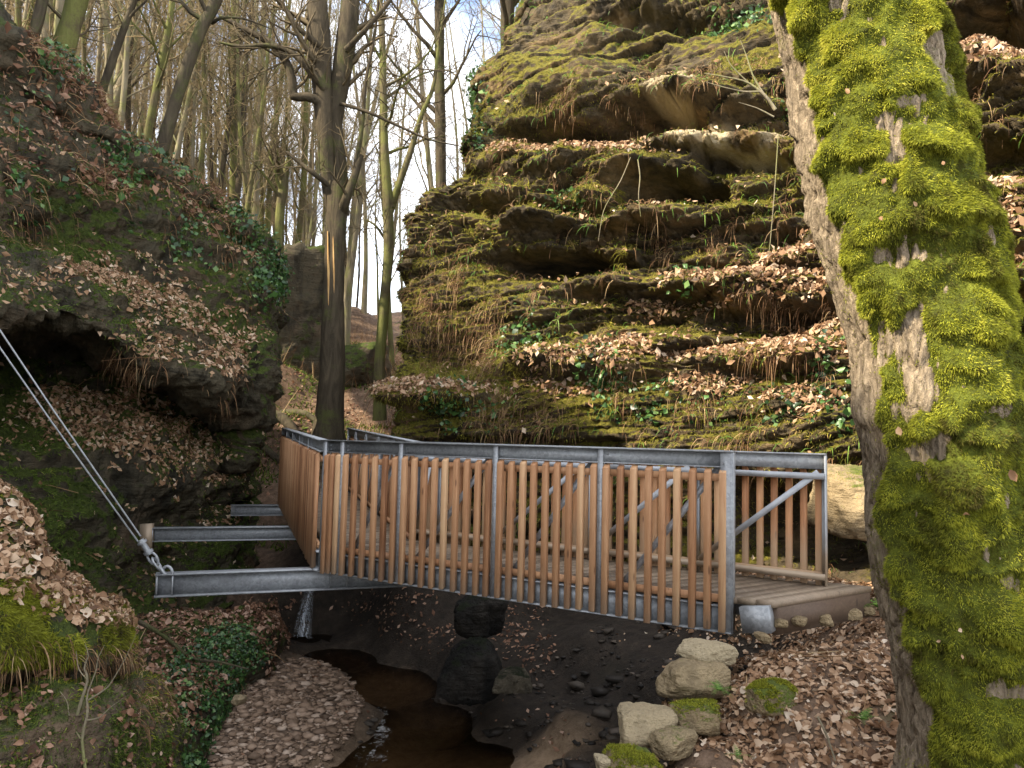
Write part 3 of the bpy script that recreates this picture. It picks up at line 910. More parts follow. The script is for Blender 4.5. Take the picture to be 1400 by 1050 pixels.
# deck: planks laid across, with gaps
E1 = np.array([2.0, 5.885]); E2 = np.array([3.085, 6.63])
near_in = lambda p: p
m = MB()


def plank(a0, a1, b0, b1, z, th=.045):
    v = []
    for zz_ in (z - th, z):
        for q in (a0, a1, b1, b0): v.append((q[0], q[1], zz_))
    m.add(v, [(0, 3, 2, 1), (4, 5, 6, 7), (0, 1, 5, 4), (1, 2, 6, 5), (2, 3, 7, 6), (3, 0, 4, 7)], at=rs.rand())


n_inset = np.array([.516, .857])
A2 = A[:2] + np.array([.08, .05]); C2 = CF[:2] - np.array([.07, .05])
NP = 34
for k in range(NP):
    t0, t1 = k / NP, (k + .94) / NP
    f = lambda t: (E1 * (1 - t) + A2 * t)
    g = lambda t: (E2 * (1 - t) + C2 * t)
    ins = n_inset * .03 if k > 2 else 0
    plank(f(t0) + ins, f(t1) + ins, g(t0) - ins, g(t1) - ins, ZR - HD + rs.normal(0, .002))
B2 = B[:2] + np.array([.08, .03]); D2 = DF[:2] - np.array([.08, .03])
for k in range(46):
    t0, t1 = k / 46, (k + .94) / 46
    f = lambda t: (A2 * (1 - t) + B2 * t)
    g = lambda t: (C2 * (1 - t) + D2 * t)
    plank(f(t0), f(t1), g(t0), g(t1), ZR - HD + .17 * t0 + rs.normal(0, .002))
part(m, 'deck', M['deck'], attr=True)
# landing beam under the deck end
m = MB()
e1 = np.array([2.04, 5.91]); e2 = np.array([3.065, 6.615])
zc = ZR - HD - .046
m.add([(e1[0], e1[1], zc - .2), (e2[0], e2[1], zc - .2), (e2[0] - .12, e2[1] + .14, zc - .2), (e1[0] - .12, e1[1] + .14, zc - .2),
       (e1[0], e1[1], zc), (e2[0], e2[1], zc), (e2[0] - .12, e2[1] + .14, zc), (e1[0] - .12, e1[1] + .14, zc)],
      [(0, 3, 2, 1), (4, 5, 6, 7), (0, 1, 5, 4), (1, 2, 6, 5), (2, 3, 7, 6), (3, 0, 4, 7)])
part(m, 'end_beam', M['endwood'], attr=True)
# deck stringers
m = MB()
for s in (.3, .7):
    a = NE * (1 - s) + FE * s; b = A * (1 - s) + CF * s; c = B * (1 - s) + DF * s
    dz = np.array([0, 0, -HD - .047 - .065])
    m.box(a + dz, b + dz, .07, .13); m.box(b + dz, c + dz, .07, .13)
part(m, 'stringer', M['steel'])
# bearing foot at the near post
m = MB()
q0 = P(1016, 846, 5.98); q1 = P(1055, 846, 5.86)
m.box(q0, q1, .12, .19, up=(0, 0, 1))
part(m, 'bearing_foot', M['steel'])


def ibeam(p, q, h, wd, name='support_beam', plates=()):
    m = MB()
    up = np.array([0, 0, 1.])
    m.box(p - up * .007, q - up * .007, wd, .014)
    m.box(p - up * (h - .007), q - up * (h - .007), wd, .014)
    m.box(p - up * (h / 2), q - up * (h / 2), .009, h - .03)
    ax = unit(q - p); sd = unit(np.cross(ax, up))
    for t in plates:
        c = p * (1 - t) + q * t
        m.box(c - up * .016, c - up * (h - .016), wd * .94, .012, up=ax)
    return part(m, name, M['steel'])


b1a = P(213, 784, 8.0); b1b = P(440, 776, 8.57)
ax = unit(b1b - b1a)
ibeam(b1a, b1b + ax * 1.5, .232, .17, plates=(.006, .052, .553, .61))
b2a = P(206, 721, 11.2); b2b = P(410, 719, 11.9)
ibeam(b2a, b2b + unit(b2b - b2a) * 1.4, .2, .17, plates=(.01,))
b3a = P(316, 690, 13.6); b3b = P(402, 690, 14.1)
ibeam(b3a, b3b + unit(b3b - b3a) * 1.4, .19, .17, plates=(.02,))
b4a = P(388, 671, 15.2); b4b = P(410, 671, 15.4)
ibeam(b4a, b4b + unit(b4b - b4a) * 1.4, .19, .17)
# end plate of the second beam
m = MB()
m.box(P(201, 752, 11.15), P(201, 716, 11.15), .10, .16, up=(1, 0, 0))
part(m, 'end_plate', M['steel_dusty'])
# tie rods and turnbuckle
eye = P(224, 782, 7.98)
for dy, dd in ((0, 0), (22, .1)):
    m = MB()
    a = P(-60, 362 + dy * 1.25, 7.0 + dd); b = P(192, 733 + dy * .55, 7.9 + dd * .4)
    m.tube([a, (a + b) / 2 + np.array([0, 0, -.02]), b], .0085, 8)
    part(m, 'tie_rod', M['steel'], smooth=True)
m = MB()
c0 = P(192, 738, 7.92); c1 = P(205, 758, 7.95); c2 = P(218, 776, 7.97)
m.tube([c0, c1], [.03, .03], 8); m.tube([c0 + (c1 - c0) * .1, c0 + (c1 - c0) * .25], .05, 6); m.tube([c0 + (c1 - c0) * .75, c0 + (c1 - c0) * .92], .05, 6)
th = np.linspace(0, 2 * math.pi, 13)
dn = unit(c2 - c1); sdx = unit(np.cross(dn, [0, 1, 0]))
for kk, s in ((0, sdx), (1, unit(np.cross(dn, sdx)))):
    cc = c1 + (c2 - c1) * (.3 + .42 * kk)
    m.tube([cc + dn * .075 * math.cos(t) + s * .042 * math.sin(t) for t in th], .013, 6, cap=False)
m.tube([c2 - dn * .02, eye + np.array([.02, 0, -.03])], .02, 6)
part(m, 'turnbuckle', M['steel'], smooth=False)
m = MB()
hk = P(226, 779, 7.99)
th = np.linspace(-.2, math.pi + .2, 9)
m.tube([hk + np.array([.055 * math.cos(t) + .02, 0, .075 * math.sin(t) - .04]) for t in th], .016, 6)
part(m, 'shackle', M['steel'], smooth=False)

# ------------------------------------------------------------------ boulders


def boulder(name, label, px, py, d, rx, ry, rz, mat, seed, cat='boulder', block=.75, rot=0., pale=0., moss=0., mossy=0, drop=True, group=None):
    """rounded block: px,py,d = its centre; rx,ry,rz half sizes in metres"""
    n1, n2 = 90, 130
    th = np.linspace(.001, math.pi - .001, n1); ph = np.linspace(0, 2 * math.pi, n2)
    T, Ph = np.meshgrid(th, ph, indexing='ij')
    uv = np.stack([np.sin(T) * np.cos(Ph), np.sin(T) * np.sin(Ph), np.cos(T)], -1)
    rb = np.random.RandomState(seed * 13 + 1)
    pl = [np.array(q, float) for q in ((1, 0, 0), (-1, 0, 0), (0, 1, 0), (0, -1, 0), (0, 0, 1), (0, 0, -1))]
    pl = [unit(q + rb.normal(0, .16, 3)) for q in pl]; hs = [.86 + .12 * rb.rand() for _ in pl]
    for _ in range(12):
        pl.append(unit(rb.normal(0, 1, 3))); hs.append(.92 + .3 * rb.rand())
    rr = np.full(T.shape, 0.)
    for q, h in zip(pl, hs):
        rr = rr + np.maximum((uv @ q) / h, 0) ** (11 if block < .85 else 6)
    rr = rr ** (-1 / (11 if block < .85 else 6))
    v = uv * rr[..., None] * np.array([rx, ry, rz])
    sc = min(rx, ry, rz)
    q = v / sc * .9 + seed * 7.1
    v = v * (1 + .07 * fbm(q * .8, 3, seed) + .05 * fbm(q * 2.2, 4, seed + 3))[..., None]
    v = v + (v / np.linalg.norm(v, axis=-1, keepdims=True)) * (.05 * sc * fbm(q * 5, 4, seed + 5))[..., None]
    v[:, -1] = v[:, 0]
    c, s = math.cos(rot), math.sin(rot)
    v = np.stack([v[..., 0] * c - v[..., 1] * s, v[..., 0] * s + v[..., 1] * c, v[..., 2]], -1)
    ctr = P(px, py, d)
    f = gquads(n1, n2)
    o = mesh_np(name, v, f[:, ::-1], mat, None, True, {'pale': np.full(n1 * n2, pale), 'moss': np.full(n1 * n2, moss)})
    nn = gnormals(v)
    if (nn * v).sum(-1).mean() < 0:
        nn = -nn
    else:
        pass
    o.location = ctr
    # orient faces outward
    me = o.data
    p0 = me.polygons[len(me.polygons) // 2]
    if p0.normal.dot(p0.center) < 0: me.flip_normals()
    tag(o, label, cat, group)
    if mossy:
        S = Surf(v); S.N = nn
        wq = sstep(.35, .8, nn[..., 2]) * sstep(-.2, .2, fbm(q * .9, 3, seed + 9) + .15)
        pp, pn = S.scatter(wq, mossy, rs)
        o2 = blades('moss', pp, unit(pn * .6 + rs.normal(0, .6, pp.shape)), .010 + .014 * rs.rand(mossy), .005, M['moss'], rs, .5, 2, parent=o, var=np.clip(rs.normal(.4, .2, mossy), 0, 1)); o2['kind'] = 'stuff'
    return o


boulder('boulder', 'squared pale block with a flat top right beside the steel bridge foot', 965, 891, 5.55, .2, .17, .075, M['stone'], 3, rot=.4, pale=.75, moss=-.3)
boulder('boulder', 'rounded brown block jutting out just below the pale flat one', 950, 927, 5.35, .255, .2, .125, M['stone'], 5, rot=.3, pale=.1, moss=-.1)
boulder('boulder', 'large ochre block on the bank with a dark mossy block beside it', 882, 991, 4.95, .19, .17, .115, M['stone'], 8, rot=.2, pale=.45, moss=-.4)
boulder('boulder', 'dark mossy block wedged between the ochre and the brown block', 948, 981, 5.0, .16, .15, .1, M['stone'], 11, moss=.3, mossy=1500)
boulder('boulder', 'small tilted olive stone leaning on the front of the ochre block', 915, 1015, 4.7, .12, .11, .085, M['stone'], 14, rot=.7, pale=.1, moss=0)
boulder('boulder', 'moss topped stone at the bottom edge below the ochre block', 864, 1051, 4.5, .17, .15, .11, M['stone'], 17, moss=.35, mossy=5000)
boulder('boulder', 'small smooth grey stone beside the moss topped one at the bottom edge', 829, 1046, 4.5, .06, .07, .06, M['stone'], 19, pale=.8, moss=-.6, block=.95)
boulder('boulder', 'mossy hump rising out of the dead leaves on the path side', 1055, 950, 5.0, .2, .13, .085, M['stone'], 23, rot=.6, moss=.5, mossy=9000)
boulder('boulder', 'pitted cream boulder behind the far end of the bridge railing', 1195, 688, 7.7, .5, .5, .36, M['stone'], 27, pale=.05, moss=.05, mossy=1500)
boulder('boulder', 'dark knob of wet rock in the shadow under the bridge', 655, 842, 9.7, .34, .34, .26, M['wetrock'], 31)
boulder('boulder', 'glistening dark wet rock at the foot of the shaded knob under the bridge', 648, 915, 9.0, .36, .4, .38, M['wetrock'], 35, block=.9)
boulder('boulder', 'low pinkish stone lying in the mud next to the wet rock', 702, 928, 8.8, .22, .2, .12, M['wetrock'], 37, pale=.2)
boulder('boulder', 'small round stone alone at the edge of the gravel bar', 326, 957, 8.3, .075, .07, .06, M['stone'], 39, pale=.25, moss=-.5, block=.95)
boulder('rock_outcrop', 'grey brown rock face with a flat top in the gully behind the beech', 410, 462, 24.5, 1.35, 1.0, 2.1, M['hill'], 61, 'rock', .7, .3, pale=.05, moss=.0)
boulder('rock_outcrop', 'low mossy rock hump to the right of the beech in the gully', 492, 500, 24, .9, .8, .7, M['hill'], 63, 'rock', .7, .8, pale=.05, moss=.1)
for k, (px, py, d, s) in enumerate([(1068, 852, 5.9, .05), (1092, 850, 6.0, .06), (1125, 847, 6.25, .07), (1160, 838, 6.5, .075), (1186, 835, 6.6, .06), (1044, 872, 5.7, .05)]):
    boulder('stone', 'brown fist sized stone in the row along the foot of the wooden end beam', px, py, d, s * 1.2, s, s * .7, M['stone'], 50 + k, 'stone', .9, k, group='small stones along the end beam', moss=-.6)

# pebbles of the gravel bar
n = 20000
gx = rs.normal(-2.62, .55, n); gy = rs.normal(9.0, 1.25, n)
keep = ((gx + 2.62) / .95) ** 2 + ((gy - 9.0) / 2.1) ** 2 < 1
gx, gy = gx[keep], gy[keep]
gz = ground_z(gx, gy)
k2 = gz > -3.36
gx, gy, gz = gx[k2], gy[k2], gz[k2]
n = len(gx)
oct_ = np.array([(1, 0, 0), (0, 1, 0), (-1, 0, 0), (0, -1, 0), (.7, .7, .5), (-.7, .7, .5), (-.7, -.7, .5), (.7, -.7, .5), (0, 0, .75), (0, 0, -.6)])
of = np.array([(0, 1, 4), (1, 2, 5), (2, 3, 6), (3, 0, 7), (0, 4, 7), (1, 5, 4), (2, 6, 5), (3, 7, 6), (8, 7, 4), (8, 4, 5), (8, 5, 6), (8, 6, 7), (9, 1, 0), (9, 2, 1), (9, 3, 2), (9, 0, 3)])
sz = np.clip(rs.lognormal(-4.15, .6, n), .008, .07)
an = rs.rand(n) * 6.28
sc = np.stack([sz * (.8 + .6 * rs.rand(n)), sz * (.7 + .4 * rs.rand(n)), sz * (.45 + .3 * rs.rand(n))], 1)
vv = oct_[None] * sc[:, None, :] * (1 + .22 * rs.normal(0, 1, (n, 10, 1)))
vx = vv[..., 0] * np.cos(an)[:, None] - vv[..., 1] * np.sin(an)[:, None]
vy = vv[..., 0] * np.sin(an)[:, None] + vv[..., 1] * np.cos(an)[:, None]
vv = np.stack([vx + gx[:, None], vy + gy[:, None], vv[..., 2] + gz[:, None] + .2 * sz[:, None]], -1)
M['pebble'] = leaf_mat('pebble', [(0, (.07, .045, .028)), (.4, (.19, .125, .08)), (.8, (.29, .2, .135)), (1, (.42, .32, .24))], .75, None, .3)
pb = mesh_np('pebbles', vv.reshape(-1, 3), (of[None] + (np.arange(n) * 10)[:, None, None]).reshape(-1, 3), M['pebble'], None, False, {'rnd': np.repeat(rs.rand(n), 10)})
ng = 1500
gx = rs.uniform(-1.6, 2.4, ng); gy = rs.uniform(5.2, 10.5, ng)
gz = ground_z(gx, gy); kp = (gz < -1.9) & ((gx - .05) ** 2 / .5 + (gy - 7.5) ** 2 / .45 > 1) & (gz > -3.34) & (fbm(np.stack([gx, gy, gx * 0], -1) * 1.1, 3, 301) > -.2)
gx, gy, gz = gx[kp], gy[kp], gz[kp]; ng = len(gx)
sz = np.clip(rs.lognormal(-3.75, .65, ng), .01, .12)
v2 = oct_[None] * np.stack([sz * (.8 + .5 * rs.rand(ng)), sz * (.7 + .4 * rs.rand(ng)), sz * (.45 + .3 * rs.rand(ng))], 1)[:, None, :] * (1 + .25 * rs.normal(0, 1, (ng, 10, 1)))
a2 = rs.rand(ng) * 6.28
v2 = np.stack([v2[..., 0] * np.cos(a2)[:, None] - v2[..., 1] * np.sin(a2)[:, None] + gx[:, None], v2[..., 0] * np.sin(a2)[:, None] + v2[..., 1] * np.cos(a2)[:, None] + gy[:, None], v2[..., 2] + gz[:, None] + .02 * sz[:, None]], -1)
M['rubble'] = leaf_mat('dark_rubble', [(0, (.01, .008, .006)), (.5, (.03, .023, .016)), (.9, (.07, .055, .04)), (1, (.13, .1, .075))], .7, None, .3)  # stone colours kept near black to deepen the under-bridge shade
tag(mesh_np('rubble', v2.reshape(-1, 3), (of[None] + (np.arange(ng) * 10)[:, None, None]).reshape(-1, 3), M['rubble'], None, False, {'rnd': np.repeat(rs.rand(ng), 10)}), 'dark stony rubble on the shaded slope under the bridge', 'rubble', None, 'stuff')
tag(pb, 'brown pebbles heaped on the gravel bar in the stream', 'pebbles', None, 'stuff')
# ------------------------------------------------------------------ trees


def wobble(p, d, length, n, rng, amp=.12, up=.0):
    pts = [np.array(p, float)]
    d = unit(np.array(d, float))
    for _ in range(n):
        d = unit(d + rng.normal(0, amp, 3) + np.array([0, 0, up]))
        pts.append(pts[-1] + d * length / n)
    return np.array(pts), d


def limb_set(mb, tw, p, d, length, rad, rng, depth, up=.06, side=6, tw_n=7):
    """recursive limb: thick pieces into mb, fine ones into tw"""
    n = 5 if depth > 1 else 4
    pts, _ = wobble(p, d, length, n, rng, .16, up)
    r = rad * (1 - .8 * np.linspace(0, 1, n + 1))
    tgt = mb if depth >= 2 else tw
    v, f = tube(pts, r, side if depth >= 2 else 3)
    tgt.add(v, f)
    if depth == 0: return
    k = {3: 5, 2: 5, 1: tw_n}[depth]
    for j in range(k):
        t = .25 + .72 * (j + rng.rand()) / k
        i = min(int(t * n), n - 1); ff = t * n - i
        q = pts[i] * (1 - ff) + pts[i + 1] * ff
        dd = unit(pts[min(i + 1, n)] - pts[i])
        s = unit(np.cross(dd, rng.normal(0, 1, 3)))
        nd = unit(dd * .65 + s * (.75 + .3 * rng.rand()))
        limb_set(mb, tw, q, nd, length * (.5 + .2 * rng.rand()) * (1.1 - .5 * t), rad * (.5 - .25 * t) + .002, rng, depth - 1, up, 5)


def poly_smooth(pts, rad, n):
    return catmull(np.array(pts, float), n, 0), catmull(np.array(rad, float)[:, None], n, 0)[:, 0]


def built_tree(name, label, stem, rad, mat, tmat, rng, cat='tree', group=None, limbs=10, t0=.45, llen=3., extra=(), depth=2, sides=10, rough=.06, twigdepth=True, lr=.42, upz=.75):
    """stem: list of world points bottom to top; extra: list of (points, radii) hand placed limbs"""
    pts, r = poly_smooth(stem, rad, 40)
    root = empty(name, tuple(pts[0]))
    tag(root, label, cat, group)
    v, f = tube(pts, r, sides * 2)
    ax = np.repeat(pts, sides * 2, 0)
    nv = v - ax
    v = ax + nv * (1 + rough * 1.6 * fbm(v * np.array([2.2, 2.2, .9]), 3, int(rng.randint(99))) + rough * fbm(v * np.array([9, 9, 3.]), 3, 5))[:, None]
    o = mesh_np('trunk', v, f, mat, None, True); child(o, root)
    mb, tw = MB(), MB()
    for ep, er in extra:
        ep = [np.array(q) for q in ep]; ep[0] = ep[0] + np.array([0, .25, 0])
        p2, r2 = poly_smooth(ep, er, 18)
        lm = MB(); lm.tube(p2, r2, 8)
        o = lm.build('limb', mat, None, True); child(o, root)
        if twigdepth:
            for j in range(5):
                i = 6 + j * 2
                dd = unit(p2[i] - p2[i - 1]); s = unit(np.cross(dd, rng.normal(0, 1, 3)))
                limb_set(mb, tw, p2[i], unit(dd * .6 + s), .9 + .7 * rng.rand(), r2[i] * .45, rng, 1)
    n = len(pts)
    for j in range(limbs):
        t = t0 + (1 - t0) * (j + rng.rand()) / limbs
        i = min(int(t * (n - 1)), n - 2)
        a = rng.rand() * 6.28
        d = np.array([math.cos(a), math.sin(a), upz + .5 * rng.rand()])
        limb_set(mb, tw, pts[i], d, llen * (1.15 - .6 * t) * (.7 + .6 * rng.rand()), r[i] * lr + .005, rng, depth)
    if mb.n:
        o = mb.build('branches', mat, None, True); child(o, root)
    if tw.n:
        o = tw.build('crown', tmat, None, False); child(o, root)
    return root


rt = np.random.RandomState(11)
PP = lambda d, *q: [P(x, y, d) for x, y in q]
# the beech in the middle
beech = built_tree('beech_tree', 'large beech with a split broken trunk standing behind the bridge bend',
                   PP(16.6, (447, 612), (449, 585), (453, 520), (455, 440), (457, 360), (460, 300), (463, 250)) , [.42, .33, .27, .235, .22, .235, .23], M['bark_beech'], M['twig'], rt, limbs=0, t0=.9,
                   extra=[(PP(16.6, (459, 310), (448, 240), (444, 170), (440, 110), (437, 50), (430, -40), (420, -160), (400, -300)), [.2, .17, .2, .23, .25, .2, .15, .06]),
                          (PP(16.7, (462, 290), (466, 230), (459, 170), (466, 110), (474, 50), (484, -30), (500, -180), (520, -320)), [.2, .15, .15, .21, .23, .17, .12, .05]),
                          (PP(16.4, (450, 145), (425, 133), (402, 132), (400, 112), (392, 85), (368, 58), (335, 40), (300, 22)), [.11, .1, .1, .1, .09, .08, .06, .035]),
                          (PP(16.2, (440, 115), (418, 90), (396, 70), (365, 62), (330, 64), (300, 58)), [.09, .075, .065, .055, .045, .02]),
                          (PP(16.3, (464, 285), (474, 270), (485, 240), (494, 212)), [.12, .1, .085, .06]),
                          (PP(16.3, (476, 262), (488, 215), (496, 165), (500, 110), (512, 50), (520, -30)), [.07, .055, .045, .035, .03, .02]),
                          (PP(16.3, (448, 250), (430, 238), (412, 224), (392, 208)), [.06, .055, .045, .035]),
                          (PP(16.2, (462, 135), (500, 152), (540, 170), (585, 190), (630, 200)), [.045, .035, .03, .022, .01]),
                          (PP(16.2, (470, 60), (500, 40), (530, 5), (560, -40)), [.07, .055, .045, .03]),
                          (PP(16.2, (440, 60), (410, 40), (385, 5), (360, -30)), [.07, .055, .045, .03])])
# scar of pale wood on the split trunk
scar = MB()
for x, w_, y0, y1 in ((449.5, .030, 316, 425), (457, .022, 322, 415)):
    scar.tube(PP(16.39, (x, y1), (x - .5, (y0 + y1) / 2), (x - 1.5, y0)), [.012, w_, .012], 6)
n_ = NT('split_wood'); pz = n_.n('ShaderNodeMapping', {'Vector': n_.pos(), 'Scale': (14, 14, 1.5)}).outputs[0]
M['scar'] = n_.bsdf(n_.ramp(n_.noise(2, 4, .6, pz), [(.3, (.3, .15, .05)), (.7, (.62, .4, .16))]), .8)
child(scar.build('torn_wood', M['scar'], None, True), beech)

built_tree('slender_tree', 'slender moss green forked tree right of the big beech', PP(18.5, (519, 575), (519, 500), (524, 430), (531, 350), (530, 280), (526, 200), (524, 120), (522, 40), (515, -60), (510, -250)),
           [.17, .13, .125, .12, .13, .1, .09, .08, .065, .02], M['bark_moss'], M['twig'], rt, limbs=9, t0=.5, llen=3.0,
           extra=[(PP(18.4, (531, 285), (548, 245), (562, 205), (575, 160), (592, 120), (600, 60), (612, -20)), [.1, .085, .075, .06, .05, .035, .015]), (PP(18.4, (528, 330), (515, 310), (500, 300)), [.04, .03, .015])])
built_tree('slender_tree', 'straight grey barked tree rising beside the left edge of the cliff', PP(23, (604, 330), (603, 250), (602, 170), (601, 90), (601, 0), (603, -120), (604, -300)), [.2, .175, .165, .16, .15, .12, .04], M['bark_beech'], M['twig'], rt, limbs=12, t0=.3, llen=4.2)
built_tree('slender_tree', 'bare tree half hidden behind the top of the cliff edge', PP(22, (694, 200), (693, 100), (694, 20), (698, -60), (706, -260)), [.24, .2, .2, .17, .05], M['bark_beech'], M['twig'], rt, limbs=9, t0=.3, llen=4.5)
built_tree('leaning_tree', 'dark trunk leaning right out of the left hillside ridge', PP(14.2, (212, 240), (222, 200), (240, 140), (258, 85), (275, 40), (296, 0), (330, -80), (380, -200)), [.16, .125, .115, .11, .105, .1, .075, .03], M['bark_dark'], M['twig'], rt, limbs=8, t0=.6, llen=2.6,
           extra=[(PP(14.2, (283, 22), (305, 24), (335, 26), (372, 40)), [.035, .03, .02, .008])])
built_tree('leaning_tree', 'thick double trunk with a bright mossy flank on the left ridge', PP(12.6, (76, 118), (84, 88), (96, 40), (108, -5), (122, -70), (140, -200)), [.2, .165, .155, .15, .12, .05], M['bark_moss'], M['twig'], rt, limbs=6, t0=.6, llen=2.4,
           extra=[(PP(12.7, (70, 105), (76, 70), (90, 25), (100, -20), (112, -90)), [.09, .08, .075, .07, .03])])
built_tree('leaning_tree', 'thin dark trunk just right of the mossy double trunk', PP(14, (134, 140), (146, 105), (162, 60), (182, 5), (205, -60), (240, -180)), [.08, .07, .065, .055, .04, .015], M['bark_dark'], M['twig'], rt, limbs=7, t0=.5, llen=2.)
built_tree('leaning_tree', 'stout dark trunk at the top left corner by the frame edge', PP(12.2, (36, 80), (46, 48), (56, 10), (66, -40), (80, -160)), [.12, .1, .09, .08, .03], M['bark_dark'], M['twig'], rt, limbs=5, t0=.6, llen=2.)
built_tree('slender_tree', 'yellow green trunk standing on the ridge between two leaning trunks', PP(21, (196, 225), (203, 180), (214, 120), (226, 60), (236, 0), (250, -120)), [.13, .11, .1, .09, .08, .03], M['bark_moss'], M['twig_far'], rt, limbs=10, t0=.4, llen=2.6)
built_tree('slender_tree', 'moss covered broken stem behind the rock nose on the left', PP(17.5, (383, 420), (381, 350), (383, 290), (389, 245), (395, 215)), [.14, .115, .11, .1, .05], M['bark_moss'], M['twig'], rt, limbs=5, t0=.55, llen=1.6, extra=[(PP(17.3, (385, 250), (377, 228), (368, 214)), [.05, .04, .02])])

# far forest: a few kinds, copied
kinds = []
for k in range(7):
    rk = np.random.RandomState(100 + k)
    H = 17 + 6 * rk.rand()
    st, _ = wobble((0, 0, -.4), (rk.normal(0, .05), rk.normal(0, .05), 1), H, 7, rk, .045, .03)
    mat = [M['bark_far'], M['bark_moss'], M['bark_far'], M['bark_beech'], M['bark_far'], M['bark_moss'], M['bark_far']][k]
    r0 = .075 + .07 * rk.rand()
    rd = r0 * (1.15 - 1.0 * np.linspace(0, 1, 8)); rd[0] *= 1.35
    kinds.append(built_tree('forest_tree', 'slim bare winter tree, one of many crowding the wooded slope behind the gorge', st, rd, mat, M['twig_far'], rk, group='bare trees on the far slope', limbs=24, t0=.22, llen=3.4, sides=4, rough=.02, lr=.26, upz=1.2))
spots = []
rk = np.random.RandomState(3)
tries = 0
while len(spots) < 185 and tries < 6000:
    tries += 1
    d = 19 + 42 * rk.rand() ** 1.25
    px = rk.uniform(-60, 760)
    x = (px - 700) / F * d
    if px > 560 and d < 24: continue
    if px < 380 and d < 23: continue
    if 375 < px < 540 and d < 28: continue
    if 475 < px and rk.rand() < .72: continue
    if any((x - a) ** 2 + (d - b) ** 2 < .8 for a, b in spots): continue
    spots.append((x, d))
zs = ground_z(np.array([s[0] for s in spots]), np.array([s[1] for s in spots]))
for i, ((x, y), z) in enumerate(zip(spots, zs)):
    src = kinds[i % 7]
    if i < 7:
        r = src
    else:
        r = src.copy(); COL.objects.link(r)
        for ch in src.children:
            c_ = ch.copy(); COL.objects.link(c_); c_.parent = r
    # children carry an inverse of the prototype's base, so the copy can be placed freely
    r.location = (x, y, z)
    r.rotation_euler = (rk.normal(0, .05) + .0, rk.normal(.03, .05), rk.rand() * 6.28)
    s = .8 + .5 * rk.rand()
    r.scale = (s, s, s * (.9 + .25 * rk.rand()))

# ---- the mossy tree at the right
axpts = [(1072, -260, 4.5, 92), (1108, -120, 4.35, 98), (1146, 0, 4.2, 104), (1172, 100, 4.12, 106), (1197, 200, 4.05, 108), (1220, 300, 4.0, 107), (1246, 400, 3.95, 106), (1276, 520, 3.9, 112), (1304, 680, 3.88, 113), (1324, 820, 3.86, 110), (1344, 930, 3.86, 112), (1358, 1010, 3.86, 116), (1366, 1080, 3.86, 128), (1372, 1130, 3.86, 150)]
ac = np.array([P(x, y, d) for x, y, d, r in axpts]); ar = np.array([r * .95 * d / F for x, y, d, r in axpts])
NA, NS = 520, 300
pc, pr = catmull(ac, NA, 0), catmull(ar[:, None], NA, 0)[:, 0]
big = empty('mossy_tree', tuple(pc[-1]))
tag(big, 'thick leaning trunk furred with bright green moss over rough bark', 'tree')
tan = unit(np.gradient(pc, axis=0))
ww = -pc * np.array([1, 1, 0.]); ww = unit(ww - tan * (ww * tan).sum(1, keepdims=True))   # towards the path
uu = np.cross(tan, ww)
if uu[:, 0].mean() < 0: uu = -uu
an = np.linspace(0, 2 * math.pi, NS)
ringv = uu[:, None] * np.cos(an)[None, :, None] + ww[:, None] * np.sin(an)[None, :, None]
base = pc[:, None] + ringv * pr[:, None, None]
bkn = fbm(base * np.array([10, 10, 2.2]), 4, 111)
plates = np.abs(vn(base * np.array([16, 16, 4.]), 113))
flare = sstep(.86, 1., np.linspace(0, 1, NA))[:, None]
low = .05 * fbm(base * 1.6, 3, 117) + flare * .07 * np.cos(an * 5 + 1.1)[None, :]
fine = fbm(base * np.array([34, 34, 9.]), 3, 119)
fur = 1 - np.abs(fbm(base * np.array([13, 13, 3.2]), 3, 161)) * 2
Dt = low + .014 * bkn - .016 * sstep(.2, .05, plates) + .010 * fine - .020 * sstep(.55, .95, fur)
tv = base + ringv * Dt[..., None]
child(mesh_np('trunk', tv, gquads(NA, NS), M['bark_big'], None, True), big)
# moss pelt: lumps hanging in shelves
cosx = np.cos(an)[None, :] * np.ones((NA, 1)); sinx = np.sin(an)[None, :] * np.ones((NA, 1))
tpos = np.linspace(0, 1, NA)[:, None]
edge = -.66 + .2 * fbm(base * 3.2, 4, 121) + .12 * sstep(.75, .95, tpos)
lim = np.where(cosx > edge, 1., 0.)
cov = sstep(-.08, .14, cosx - edge)
bare = fbm(base * np.array([3.2, 3.2, 2.6]), 4, 131)
gaps = sstep(-1.0, -.5, bare)
bare_zone = np.exp(-(((cosx + .18) / .28) ** 2 + ((tpos - .52) / .10) ** 2))
cov = cov * np.clip(gaps - .75 * bare_zone * sstep(.1, -.2, bare), 0, 1)
cov = np.maximum(cov, sstep(.93, .97, tpos) * sstep(.0, .25, fbm(base * 4, 3, 135) + .1) * (cosx < -.5))
sh = base.copy(); sh[..., 2] *= 1.25
lump = fbm(sh * 5.4, 4, 141); lump2 = fbm(base * 11, 3, 143)
cells = np.abs(vn(sh * 5.2, 145))
Dm = low - .02 + cov * (.055 + .06 * np.clip(lump, -.5, 1) + .03 * (1 - cells * 2) + .016 * lump2) - .05 * (1 - cov)
